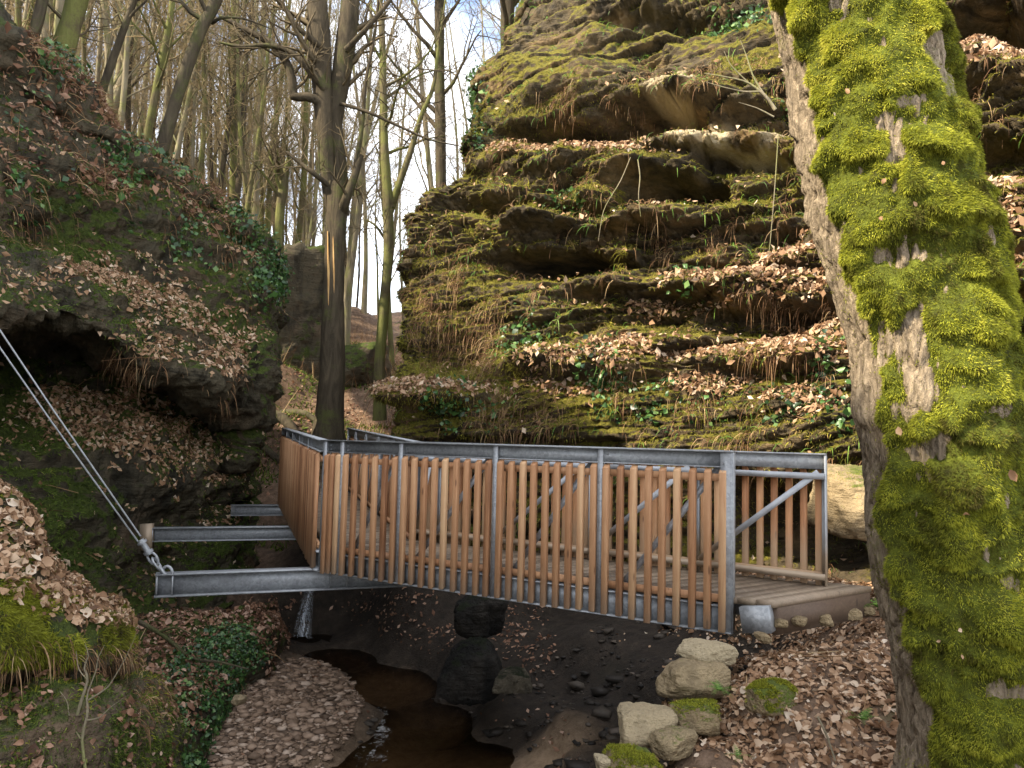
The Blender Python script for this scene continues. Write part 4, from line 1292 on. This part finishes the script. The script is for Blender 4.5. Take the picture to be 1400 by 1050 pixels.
# shelves: shift lumps downwards so they overhang
mv = base + ringv * Dm[..., None]
mv[..., 2] -= np.clip(Dm - low - .03, 0, 1) * .8
msurf = Surf(mv)
if (msurf.N * ringv).sum(-1).mean() < 0: msurf.N = -msurf.N
nb_ = NT('moss_pelt')
pq = nb_.pos()
M['pelt'] = nb_.bsdf(nb_.ramp(nb_.noise(14, 5, .7, pq), [(.3, (.035, .035, .01)), (.55, (.1, .115, .016)), (.75, (.2, .22, .03))]), .95, nb_.bump(nb_.noise(60, 4, .7, pq), 1., .03), .1)
pelt = mesh_np('moss', mv, gquads(NA, NS), M['pelt'], None, True)
child(pelt, big)
rm = np.random.RandomState(21)
nM = 270000
wq = (sstep(.25, .6, cov) + .06 * sstep(-.75, -.3, cosx) * sstep(-.1, .3, fbm(base * 5, 3, 157))) * (sinx > -.55) * (tpos > .1) * (.35 + sstep(-.35, .5, lump + .5 * lump2))
pp, pn = msurf.scatter(wq, nM, rm)
down = np.array([0, 0, -1.])
rv = np.clip(.42 + .45 * fbm(pp * 3.1, 3, 151) + .3 * fbm(pp * 17, 2, 155) + .12 * rm.normal(0, 1, nM), 0, 1)
dr = unit(pn * .75 + down * .35 + rm.normal(0, .34, pp.shape))
o = blades('moss_fronds', pp - pn * .004, dr, .011 + .018 * rm.rand(nM), .0034 + .0026 * rm.rand(nM), M['moss'], rm, .45, 2, var=rv)
o['kind'] = 'stuff'; child(o, pelt)
tsurf = Surf(tv)
if (tsurf.N * ringv).sum(-1).mean() < 0: tsurf.N = -tsurf.N
wq2 = sstep(-.34, .05, cosx - edge) * (sinx > -.5) * (tpos > .1) * (.06 + sstep(-.05, .35, fbm(base * 6.5, 4, 163)))
pp, pn = tsurf.scatter(wq2, 70000, rm)
rv2 = np.clip(.3 + .35 * fbm(pp * 4, 3, 165) + .15 * rm.normal(0, 1, len(pp)), 0, 1)
o = blades('moss_film', pp - pn * .003, unit(pn * .6 + down * .45 + rm.normal(0, .5, pp.shape)), .007 + .012 * rm.rand(len(pp)), .0045, M['moss'], rm, .4, 2, var=rv2)
o['kind'] = 'stuff'; child(o, pelt)
# a few things caught on the trunk
hit, hn = msurf.scatter((cov > .5) * (np.abs(cosx - .1) < .5) * (sinx > .3) * (tpos > .2), 14, rm)
o = leaves('caught_leaf', hit + hn * .03, hn, .036, M['litter'], rm, .5); o['kind'] = 'stuff'; child(o, big)

# ------------------------------------------------------------------ leaf litter, moss and hanging growth
rl = np.random.RandomState(33)
# right bank
gx_, gy_ = proj(GG)
upn = gsurf.N[..., 2]
bankw = ((X > .3) & (Y > 1.5) & (Y < 10) & (X < 9)) * sstep(-2.5, -1.9, Z) * (.35 + sstep(-.5, .3, fbm(GG * 1.1, 3, 201)))
bankw = bankw * (gx_ > 780) * (gx_ < 1480) * (gy_ < 1200) * (1 - .75 * np.exp(-((gx_ - 1140) ** 2 / 8000 + (gy_ - 880) ** 2 / 1500)))
pp, pn = gsurf.scatter(bankw, 25000, rl)
tag(leaves('leaf_litter', pp, pn,   .05, M['litter'], rl, .38, True, .014), 'dry beech leaves covering the path bank beside the bridge', 'leaf litter', None, 'stuff')
pp, pn = gsurf.scatter(((X < .6) & (X > -5) & (Y > 4) & (Y < 13.5)) * sstep(-3.3, -3.0, Z) * (.25 + sstep(-.2, .4, fbm(GG * 1.4, 3, 203))), 2600, rl)
tag(leaves('leaf_litter', pp, pn, .06, M['litter_dark'], rl, .4, False, .012), 'scattered old leaves on the mud below the bridge', 'leaf litter', None, 'stuff')
pp, pn = gsurf.scatter(((X < 2) & (X > -14) & (Y > 14) & (Y < 34)) * sstep(-1.6, -1.0, Z) * (.5 + sstep(-.4, .3, fbm(GG * .6, 3, 205))), 22000, rl)
tag(leaves('leaf_litter', pp, pn, .10, M['litter_dark'], rl, .45, False, .02), 'brown leaves on the valley slope behind the beech', 'leaf litter', None, 'stuff')
def sticks_on(name, label, surf, wgt, n, rng, l0=.12, l1=.5):
    pp, pn = surf.scatter(wgt, n, rng)
    m = MB()
    for p, q in zip(pp, pn):
        d = unit(np.cross(q, rng.normal(0, 1, 3)) + .12 * rng.normal(0, 1, 3)); ln = l0 + (l1 - l0) * rng.rand() ** 2
        mid = p + d * ln * .5 + q * .02 + rng.normal(0, .02, 3)
        m.tube([p + q * .015, mid, p + d * ln + q * .015], [.004 + .004 * rng.rand(), .004, .002], 5, at=rng.rand())
    tag(m.build(name, M['strand'], None, False, True), label, 'twigs', None, 'stuff')


sticks_on('twigs', 'small dead twigs lying among the leaves of the path bank', gsurf, bankw, 160, rl)
pp, pn = gsurf.scatter(((X < 1.5) & (X > -16) & (Y > 17) & (Y < 40)) * (.1 + sstep(-.1, .3, fbm(GG * .5, 3, 251))), 9000, rl)
tag(blades('undergrowth', pp, unit(np.array([0, 0, 1.]) + rl.normal(0, .45, pp.shape)), .3 + 1.1 * rl.rand(len(pp)) ** 2, .012, M['strand'], rl, .05, 4), 'bare brown undergrowth on the valley slope behind the beech', 'undergrowth', None, 'stuff')
pp, pn = gsurf.scatter(((X < 1) & (X > -12) & (Y > 15.5) & (Y < 32)) * sstep(.0, .35, fbm(GG * .45, 3, 253) + .1), 18000, rl)
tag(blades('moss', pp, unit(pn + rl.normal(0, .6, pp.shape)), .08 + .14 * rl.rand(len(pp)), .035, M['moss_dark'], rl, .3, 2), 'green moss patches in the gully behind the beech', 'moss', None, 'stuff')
# left massif
up = lsurf.N[..., 2]
spots_l = E(lx, ly, [(150, 370, 75, 22), (215, 410, 60, 26), (280, 440, 60, 34), (205, 470, 45, 28), (310, 480, 40, 36), (190, 590, 110, 45), (260, 640, 60, 60), (110, 570, 80, 18), (240, 690, 60, 40), (250, 720, 60, 18), (310, 350, 40, 10), (290, 705, 30, 16)])
wl = spots_l * sstep(.15, .5, up + .25 * fbm(Gl * 2.2, 3, 207)) + .14 * sstep(.3, .7, up) * (ly > 60) * (.2 + sstep(-.1, .3, fbm(Gl * 1.3, 3, 245)))
pp, pn = lsurf.scatter(wl * (lx > -60), 17000, rl)
tag(leaves('leaf_litter', pp, pn, .075, M['litter'], rl, .45, False, .02), 'pinkish dead leaves lying on the ledges of the left hillside', 'leaf litter', None, 'stuff')
wl = E(lx, ly, [(60, 130, 130, 70), (200, 235, 120, 40), (290, 290, 60, 30), (20, 200, 60, 60)]) * (.3 + sstep(-.1, .3, fbm(Gl * 1.1, 3, 209)))
pp, pn = lsurf.scatter(wl, 12000, rl)
tag(leaves('leaf_litter', pp, pn, .09, M['litter_dark'], rl, .7, False, .05), 'dead bracken and leaves over the upper left hillside', 'leaf litter', None, 'stuff')
pp, pn = lsurf.scatter(wl, 9000, rl)
tag(blades('bracken', pp, unit(pn + rl.normal(0, .5, pp.shape)), .16 + .28 * rl.rand(9000), .012, M['strand'], rl, .55, 3), 'tangle of dry bracken stems over the upper left hillside', 'bracken', None, 'stuff')
wi = (E(lx, ly, [(75, 90, 70, 30), (190, 225, 80, 30), (330, 320, 40, 40), (150, 255, 80, 30), (40, 260, 40, 40), (350, 370, 30, 40), (230, 300, 60, 30), (20, 140, 40, 40), (270, 350, 60, 30)])) * (.1 + sstep(.0, .35, fbm(Gl * 1.6, 3, 211)))
pp, pn = lsurf.scatter(wi, 9000, rl)
tag(leaves('ivy', pp + pn * .03, unit(pn + np.array([.1, -.3, 0])), .075, M['ivy'], rl, .55, False, .07, aspect=.95), 'dark ivy trailing over the left hillside', 'ivy', None, 'stuff')
# dark moss on massif and shelf
wm = sstep(-.1, .4, up + .6 * fbm(Gl * .9, 3, 213)) * (ly > 190) * (lx > -60) * (.3 + E(lx, ly, [(160, 300, 150, 60), (60, 700, 120, 120), (250, 740, 90, 90), (200, 430, 120, 60), (270, 600, 60, 80)]))
pp, pn = lsurf.scatter(wm, 70000, rl)
rv = np.clip(.45 + .35 * fbm(pp * 1.6, 3, 215) + .15 * rl.normal(0, 1, len(pp)), 0, 1)
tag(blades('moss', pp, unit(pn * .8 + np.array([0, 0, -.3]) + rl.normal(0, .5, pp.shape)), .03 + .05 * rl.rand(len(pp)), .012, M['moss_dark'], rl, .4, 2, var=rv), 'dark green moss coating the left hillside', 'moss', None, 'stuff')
# hanging roots on the massif lip
wh = E(lx, ly, [(190, 490, 40, 20), (310, 500, 40, 40), (235, 300, 20, 40), (300, 330, 40, 40), (60, 300, 40, 60)])
pp, pn = lsurf.scatter(wh * sstep(.05, .3, fbm(Gl * np.array([3., 3., .8]), 2, 243)), 1500, rl)
tag(blades('hanging_roots', pp, unit(pn * .8 + np.array([0, 0, -.5]) + rl.normal(0, .45, pp.shape)), .08 + .42 * rl.rand(len(pp)) ** 2, .010, M['strand'], rl, .8, 4), 'dry roots and stalks hanging from the left ledges', 'roots', None, 'stuff')
# foreground shelf
up = fsurf.N[..., 2]
wf_ = E(fx, fy, [(30, 740, 60, 60), (70, 800, 70, 40), (130, 840, 50, 25), (10, 690, 30, 30)]) * sstep(.0, .5, up + .3 * fbm(Gf * 2.6, 3, 217))
pp, pn = fsurf.scatter(wf_, 5200, rl)
tag(leaves('leaf_litter', pp, pn, .058, M['litter'], rl, .42, True, .02), 'pale dead leaves piled on the rock shelf at lower left', 'leaf litter', None, 'stuff')
wm = (E(fx, fy, [(40, 860, 70, 40), (110, 870, 60, 26), (150, 865, 30, 24), (15, 830, 40, 30)]) * 1.0 + .06 * sstep(.0, .5, up)) * sstep(-.2, .2, fbm(Gf * 2., 3, 219) + .2)
pp, pn = fsurf.scatter(wm, 36000, rl)
rv = np.clip(.42 + .35 * fbm(pp * 3.5, 3, 221) + .15 * rl.normal(0, 1, len(pp)), 0, 1)
tag(blades('moss', pp, unit(pn * .8 + np.array([0, 0, -.35]) + rl.normal(0, .45, pp.shape)), .02 + .035 * rl.rand(len(pp)), .007, M['moss'], rl, .45, 2, var=rv * .8), 'bright moss along the lip of the lower left rock shelf', 'moss', None, 'stuff')
wh = E(fx, fy, [(100, 895, 120, 14), (20, 890, 60, 16), (190, 960, 30, 30)])
pp, pn = fsurf.scatter(wh, 700, rl)
tag(blades('hanging_roots', pp, unit(pn * .7 + np.array([0, 0, -.6]) + rl.normal(0, .3, pp.shape)), .08 + .2 * rl.rand(len(pp)), .006, M['strand'], rl, .9, 4), 'thin roots dangling under the lower left rock shelf', 'roots', None, 'stuff')
wm = sstep(930, 980, fy) * (lx.max() > 0) * (.15 + sstep(-.1, .3, fbm(Gf * 2.4, 3, 271))) * (fx > -40) * (fy < 1100)
pp, pn = fsurf.scatter(wm, 16000, rl)
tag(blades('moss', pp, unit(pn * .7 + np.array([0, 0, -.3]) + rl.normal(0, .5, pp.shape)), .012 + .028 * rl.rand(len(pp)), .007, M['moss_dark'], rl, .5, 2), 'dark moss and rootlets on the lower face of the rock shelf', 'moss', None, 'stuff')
pp, pn = fsurf.scatter(wm * sstep(-.1, .3, fsurf.N[..., 2]), 420, rl)
tag(leaves('leaf_litter', pp, pn, .05, M['litter_dark'], rl, .5, True, .02), 'few old leaves stuck to the lower face of the rock shelf', 'leaf litter', None, 'stuff')
# ivy bank
wv_ = E(ix_, iy_, [(275, 950, 50, 60), (255, 1010, 40, 50), (310, 890, 50, 30), (240, 1040, 40, 40)]) * (.3 + sstep(-.2, .2, fbm(Gi * 2.2, 3, 223)))
pp, pn = isurf.scatter(wv_, 5600, rl)
tag(leaves('ivy', pp + pn * .01, unit(pn + np.array([.1, -.3, .3])), .036, M['ivy'], rl, .5, False, .025, aspect=.9), 'green ivy carpeting the bank beside the gravel bar', 'ivy', None, 'stuff')
wv2 = (1 - .35 * wv_) * sstep(.0, .5, isurf.N[..., 2]) * (iy_ < 1000)
pp, pn = isurf.scatter(wv2, 4200, rl)
tag(leaves('leaf_litter', pp, pn, .062, M['litter_dark'], rl, .45, True, .02), 'old leaves on the stream bank under the steel beams', 'leaf litter', None, 'stuff')
sticks_on('twigs', 'dead twigs lying on the left ledges and slope', lsurf, (lx > -40) * (lx < 370) * (ly < 860) * sstep(.1, .5, lsurf.N[..., 2]), 260, rl, .2, .9)
sticks_on('twigs', 'dead twigs lying on the bank below the beams', isurf, sstep(.1, .5, isurf.N[..., 2]), 70, rl, .15, .6)
# cliff ledges
up = csurf.N[..., 2]; cxp, cyp = proj(Gc)
ledges = E(bx, by, [(790, 512, 80, 26), (850, 480, 40, 22), (1050, 385, 120, 34), (1110, 350, 60, 30), (1060, 478, 110, 18), (1130, 470, 60, 40), (940, 480, 60, 14), (590, 538, 60, 18), (800, 205, 110, 8), (870, 72, 60, 12), (1375, 320, 45, 60), (1330, 90, 70, 20), (705, 205, 40, 8), (1100, 550, 60, 20), (900, 415, 50, 14), (700, 122, 20, 16), (680, 540, 30, 12), (960, 520, 60, 16), (1100, 440, 60, 14)])
wc = ledges * sstep(.05, .5, up + .25 * fbm(Gc * 2.5, 3, 227)) + .015 * sstep(.35, .8, up)
pp, pn = csurf.scatter(wc * (Gc[..., 2] < 7), 17000, rl)
tag(leaves('leaf_litter', pp + pn * .02, unit(pn + np.array([-.1, -.35, .2])), .085, M['litter'], rl, .6, False, .04), 'pink brown beech leaves caught on the cliff ledges', 'leaf litter', None, 'stuff')
wm = (sstep(.05, .55, up + .5 * fbm(Gc * .8, 3, 229)) + .25 * sstep(430, 560, by)) * (.25 + sstep(-.3, .3, fbm(Gc * 1.9, 3, 231))) * (1 - .8 * pale) + .8 * E(bx, by, [(745, 70, 110, 95), (690, 130, 60, 60), (620, 440, 70, 90), (640, 530, 90, 60)])
pp, pn = csurf.scatter(wm * (1 - cave) * (bx < 1450) * (Gc[..., 2] < 7), 150000, rl)
rv = np.clip(.45 + .5 * fbm(pp * 1.1, 3, 233) + .3 * fbm(pp * 5, 2, 235) + .12 * rl.normal(0, 1, len(pp)), 0, 1)
tag(blades('moss', pp, unit(pn * .8 + np.array([0, 0, -.35]) + rl.normal(0, .5, pp.shape)), .03 + .07 * rl.rand(len(pp)) ** 2, .012, M['moss_cliff'], rl, .5, 2, var=rv), 'olive moss furring the sandstone cliff', 'moss', None, 'stuff')
lip = np.clip(-np.gradient(up, axis=0) * 12, 0, 1) * sstep(-.3, .1, up) * (.1 + sstep(.05, .35, fbm(Gc * 1.3, 3, 237)))
lip2 = lip + .35 * E(bx, by, [(740, 60, 100, 80), (700, 140, 60, 50), (640, 440, 80, 80), (800, 110, 60, 40), (1000, 60, 80, 40), (775, 260, 22, 60), (790, 560, 60, 30), (830, 540, 30, 40), (1080, 430, 60, 40), (1110, 500, 60, 50), (960, 540, 60, 30), (930, 330, 60, 20), (870, 100, 16, 40), (1320, 130, 50, 40), (700, 570, 60, 30)])
pp, pn = csurf.scatter(lip2 * (1 - cave) * sstep(.0, .3, fbm(Gc * np.array([3.2, 3.2, .6]), 2, 241)) * (bx < 1450) * (Gc[..., 2] < 7), 15000, rl)
tag(blades('hanging_grass', pp, unit(pn * .9 + np.array([0, 0, -.3]) + rl.normal(0, .3, pp.shape)), .1 + .38 * rl.rand(len(pp)) ** 1.6, .010, M['strand'], rl, .9, 4), 'dry grass and roots hanging from the cliff ledges', 'hanging grass', None, 'stuff')
pp, pn = csurf.scatter(lip * (1 - cave) * (bx < 1450), 9000, rl)
tag(blades('hanging_grass', pp, unit(pn * .9 + np.array([0, 0, -.2]) + rl.normal(0, .35, pp.shape)), .1 + .2 * rl.rand(len(pp)), .013, M['fern'], rl, .8, 3), 'green grass tufts drooping over the cliff ledges', 'hanging grass', None, 'stuff')
wt_ = (.25 + sstep(-.1, .35, fbm(Gc * 1.5, 3, 261))) * sstep(-.35, .2, csurf.N[..., 2]) * (1 - cave) * (1 - pale) * (bx < 1450) * (Gc[..., 2] < 7)
cen, cn_ = csurf.scatter(wt_, 900, rl)
rep_ = rl.randint(8, 26, len(cen)); idx = np.repeat(np.arange(len(cen)), rep_)
pp = cen[idx] + rl.normal(0, .035, (len(idx), 3)); pn = cn_[idx]
tl = (.08 + .2 * rl.rand(len(cen)) ** 2)[idx] * (.5 + .8 * rl.rand(len(idx)))
tag(blades('grass_tufts', pp, unit(pn * .7 + np.array([0, 0, .25]) + rl.normal(0, .5, pp.shape)), tl, .009, M['moss_cliff'], rl, .7, 4, var=np.clip((.2 + .75 * rl.rand(len(cen)))[idx] + rl.normal(0, .08, len(idx)), 0, 1)), 'scattered tufts of olive grass and moss on the cliff face', 'grass tufts', None, 'stuff')
wi = E(bx, by, [(760, 270, 30, 20), (650, 130, 20, 60), (1090, 130, 30, 30), (720, 460, 40, 30), (830, 520, 30, 50), (900, 560, 80, 30), (1160, 520, 40, 60), (640, 560, 50, 30), (1060, 560, 60, 30), (950, 380, 30, 20), (1000, 30, 60, 20)]) * (.2 + sstep(-.1, .3, fbm(Gc * 1.8, 3, 239)))
pp, pn = csurf.scatter(wi, 3200, rl)
tag(leaves('ivy', pp + pn * .04, unit(pn + np.array([0, -.2, .1])), .075, M['ivy'], rl, .55, False, .07, aspect=.9), 'dark green ivy patches on the sandstone cliff', 'ivy', None, 'stuff')


# ---- single plants and sticks
def stick(name, label, cat, paths, mat, group=None, sides=6):
    m = MB()
    for pts, rad in paths:
        p2, r2 = poly_smooth(pts, rad, 14)
        m.tube(p2, r2, sides)
    o = m.build(name, mat, None, True)
    tag(o, label, cat, group)
    return o


stick('sapling', 'twisted bare sapling growing in front of the lower left rock shelf', 'sapling', [
    (PP(5.0, (104, 1070), (109, 1020), (104, 985), (114, 950), (120, 928), (115, 912), (121, 896), (116, 880)), [.014, .012, .011, .010, .008, .006, .004, .002]),
    (PP(4.95, (118, 1060), (112, 1010), (120, 975), (119, 950), (131, 918), (134, 900), (143, 882)), [.010, .009, .008, .006, .004, .003, .002]),
    (PP(4.95, (121, 957), (140, 945), (150, 936), (167, 908), (176, 890), (186, 868)), [.006, .005, .0045, .0035, .002, .0015]), (PP(4.95, (116, 985), (136, 981), (150, 968), (168, 955)), [.005, .004, .003, .0015]),
    (PP(4.97, (110, 1010), (96, 985), (92, 960), (82, 945)), [.006, .005, .003, .0015]), (PP(4.97, (120, 930), (108, 915), (104, 890)), [.004, .003, .0015])], M['bark_far'])
stick('dry_shrub', 'spray of pale dry branches on the cliff beside the mossy trunk', 'shrub', [
    (PP(8.6, (1060, 150), (1045, 130), (1020, 112), (985, 104), (962, 100)), [.022, .018, .012, .008, .003]), (PP(8.6, (1045, 130), (1030, 105), (1020, 75), (1012, 55)), [.014, .01, .006, .003]),
    (PP(8.6, (1040, 125), (1015, 125), (985, 118), (965, 112)), [.012, .009, .006, .003]), (PP(8.6, (1025, 115), (1000, 90), (990, 70)), [.01, .006, .003]), (PP(8.5, (1058, 160), (1035, 148), (1010, 140)), [.012, .008, .003])], M['bark_far'])
stick('hanging_vine', 'long thin vine hanging straight down before the cliff by the mossy trunk', 'vine', [(PP(8.3, (1064, 185), (1059, 260), (1054, 320), (1051, 350)), [.005, .005, .004, .003])], M['bark_far'])
stick('hanging_vine', 'slanting pale stem crossing the dark rock gap in the middle of the cliff', 'vine', [(PP(10.6, (862, 215), (848, 248), (826, 286), (818, 330)), [.006, .006, .005, .003])], M['bark_far'])
stick('hanging_vine', 'short pale root dangling below the middle ledge of the cliff', 'vine', [(PP(10.3, (872, 218), (875, 242), (873, 268), (876, 296)), [.008, .008, .006, .003])], M['bark_far'])
stick('fallen_stick', 'thin pale stick lying on the leaves near the mossy trunk foot', 'stick', [(PP(4.15, (1118, 980), (1130, 1005), (1142, 1040)), [.006, .006, .005])], M['bark_far'])
stick('fallen_branch', 'dark crooked branch lying on the leafy bank under the beams', 'branch', [(PP(8.6, (190, 850), (225, 870), (262, 900), (300, 905), (340, 915)), [.03, .025, .022, .015, .008]), (PP(8.6, (215, 865), (240, 858), (262, 868)), [.018, .012, .006])], M['bark_dark'])
def gl(q): return [np.array([x, y, float(ground_z(x, y)) + h]) for x, y, h in q]
stick('fallen_log', 'moss covered fallen logs heaped behind the rock nose', 'log', [(gl([(-6.6, 19.4, .14), (-5.6, 19.0, .12), (-4.7, 18.6, .1)]), [.14, .13, .1]), (gl([(-6.3, 18.7, .1), (-5.4, 18.5, .1), (-4.5, 18.9, .1)]), [.1, .09, .07]), (gl([(-6.0, 20.2, .2), (-5.2, 19.6, .1), (-4.6, 19.4, .08)]), [.09, .08, .05])], M['bark_dark'], sides=8)
stick('dead_branch', 'bare curved branch arching from the left rock nose', 'branch', [(PP(15.2, (366, 420), (372, 395), (388, 372), (398, 350)), [.03, .025, .02, .01]), (PP(15.2, (372, 395), (362, 385), (355, 388)), [.018, .012, .006])], M['bark_dark'])


def fern_plant(label, px, py, d, n, ln, seed, mat='fern'):
    rg_ = np.random.RandomState(seed)
    c0_ = P(px, py, d)
    m = MB()
    for k in range(n):
        a = rg_.rand() * 6.28
        d0 = unit(np.array([math.cos(a), math.sin(a) - .3, .9 + .5 * rg_.rand()]))
        pts = [c0_]; dd = d0
        for s in range(9):
            dd = unit(dd + np.array([0, 0, -.16])); pts.append(pts[-1] + dd * ln / 9)
        pts = np.array(pts)
        for s in range(1, 9):
            t_ = unit(pts[s] - pts[s - 1]); sd_ = unit(np.cross(t_, [0, 0, 1.]))
            wl_ = ln * .28 * (1 - s / 10.)
            for sg_ in (-1, 1):
                q = pts[s] + sd_ * sg_ * wl_ + t_ * wl_ * .35
                m.add([pts[s] - t_ * wl_ * .18, pts[s] + t_ * wl_ * .22, q], None, [(0, 1, 2)], at=.25 + .6 * rg_.rand())
    o = m.build('fern', M[mat], None, False, True)
    tag(o, label, 'fern')
    return o


fern_plant('small green fern tuft on the leafy bank left of the mossy trunk', 1178, 985, 4.25, 9, .13, 1)
fern_plant('low fern at the right of the brown block on the bank', 985, 945, 5.1, 12, .13, 2)
fern_plant('little fern sprouting on the leaves at the bottom of the bank', 1010, 1035, 4.2, 7, .1, 3)
fern_plant('bright fern clump at the right end of the wooden end beam', 1203, 832, 6.6, 16, .2, 4)
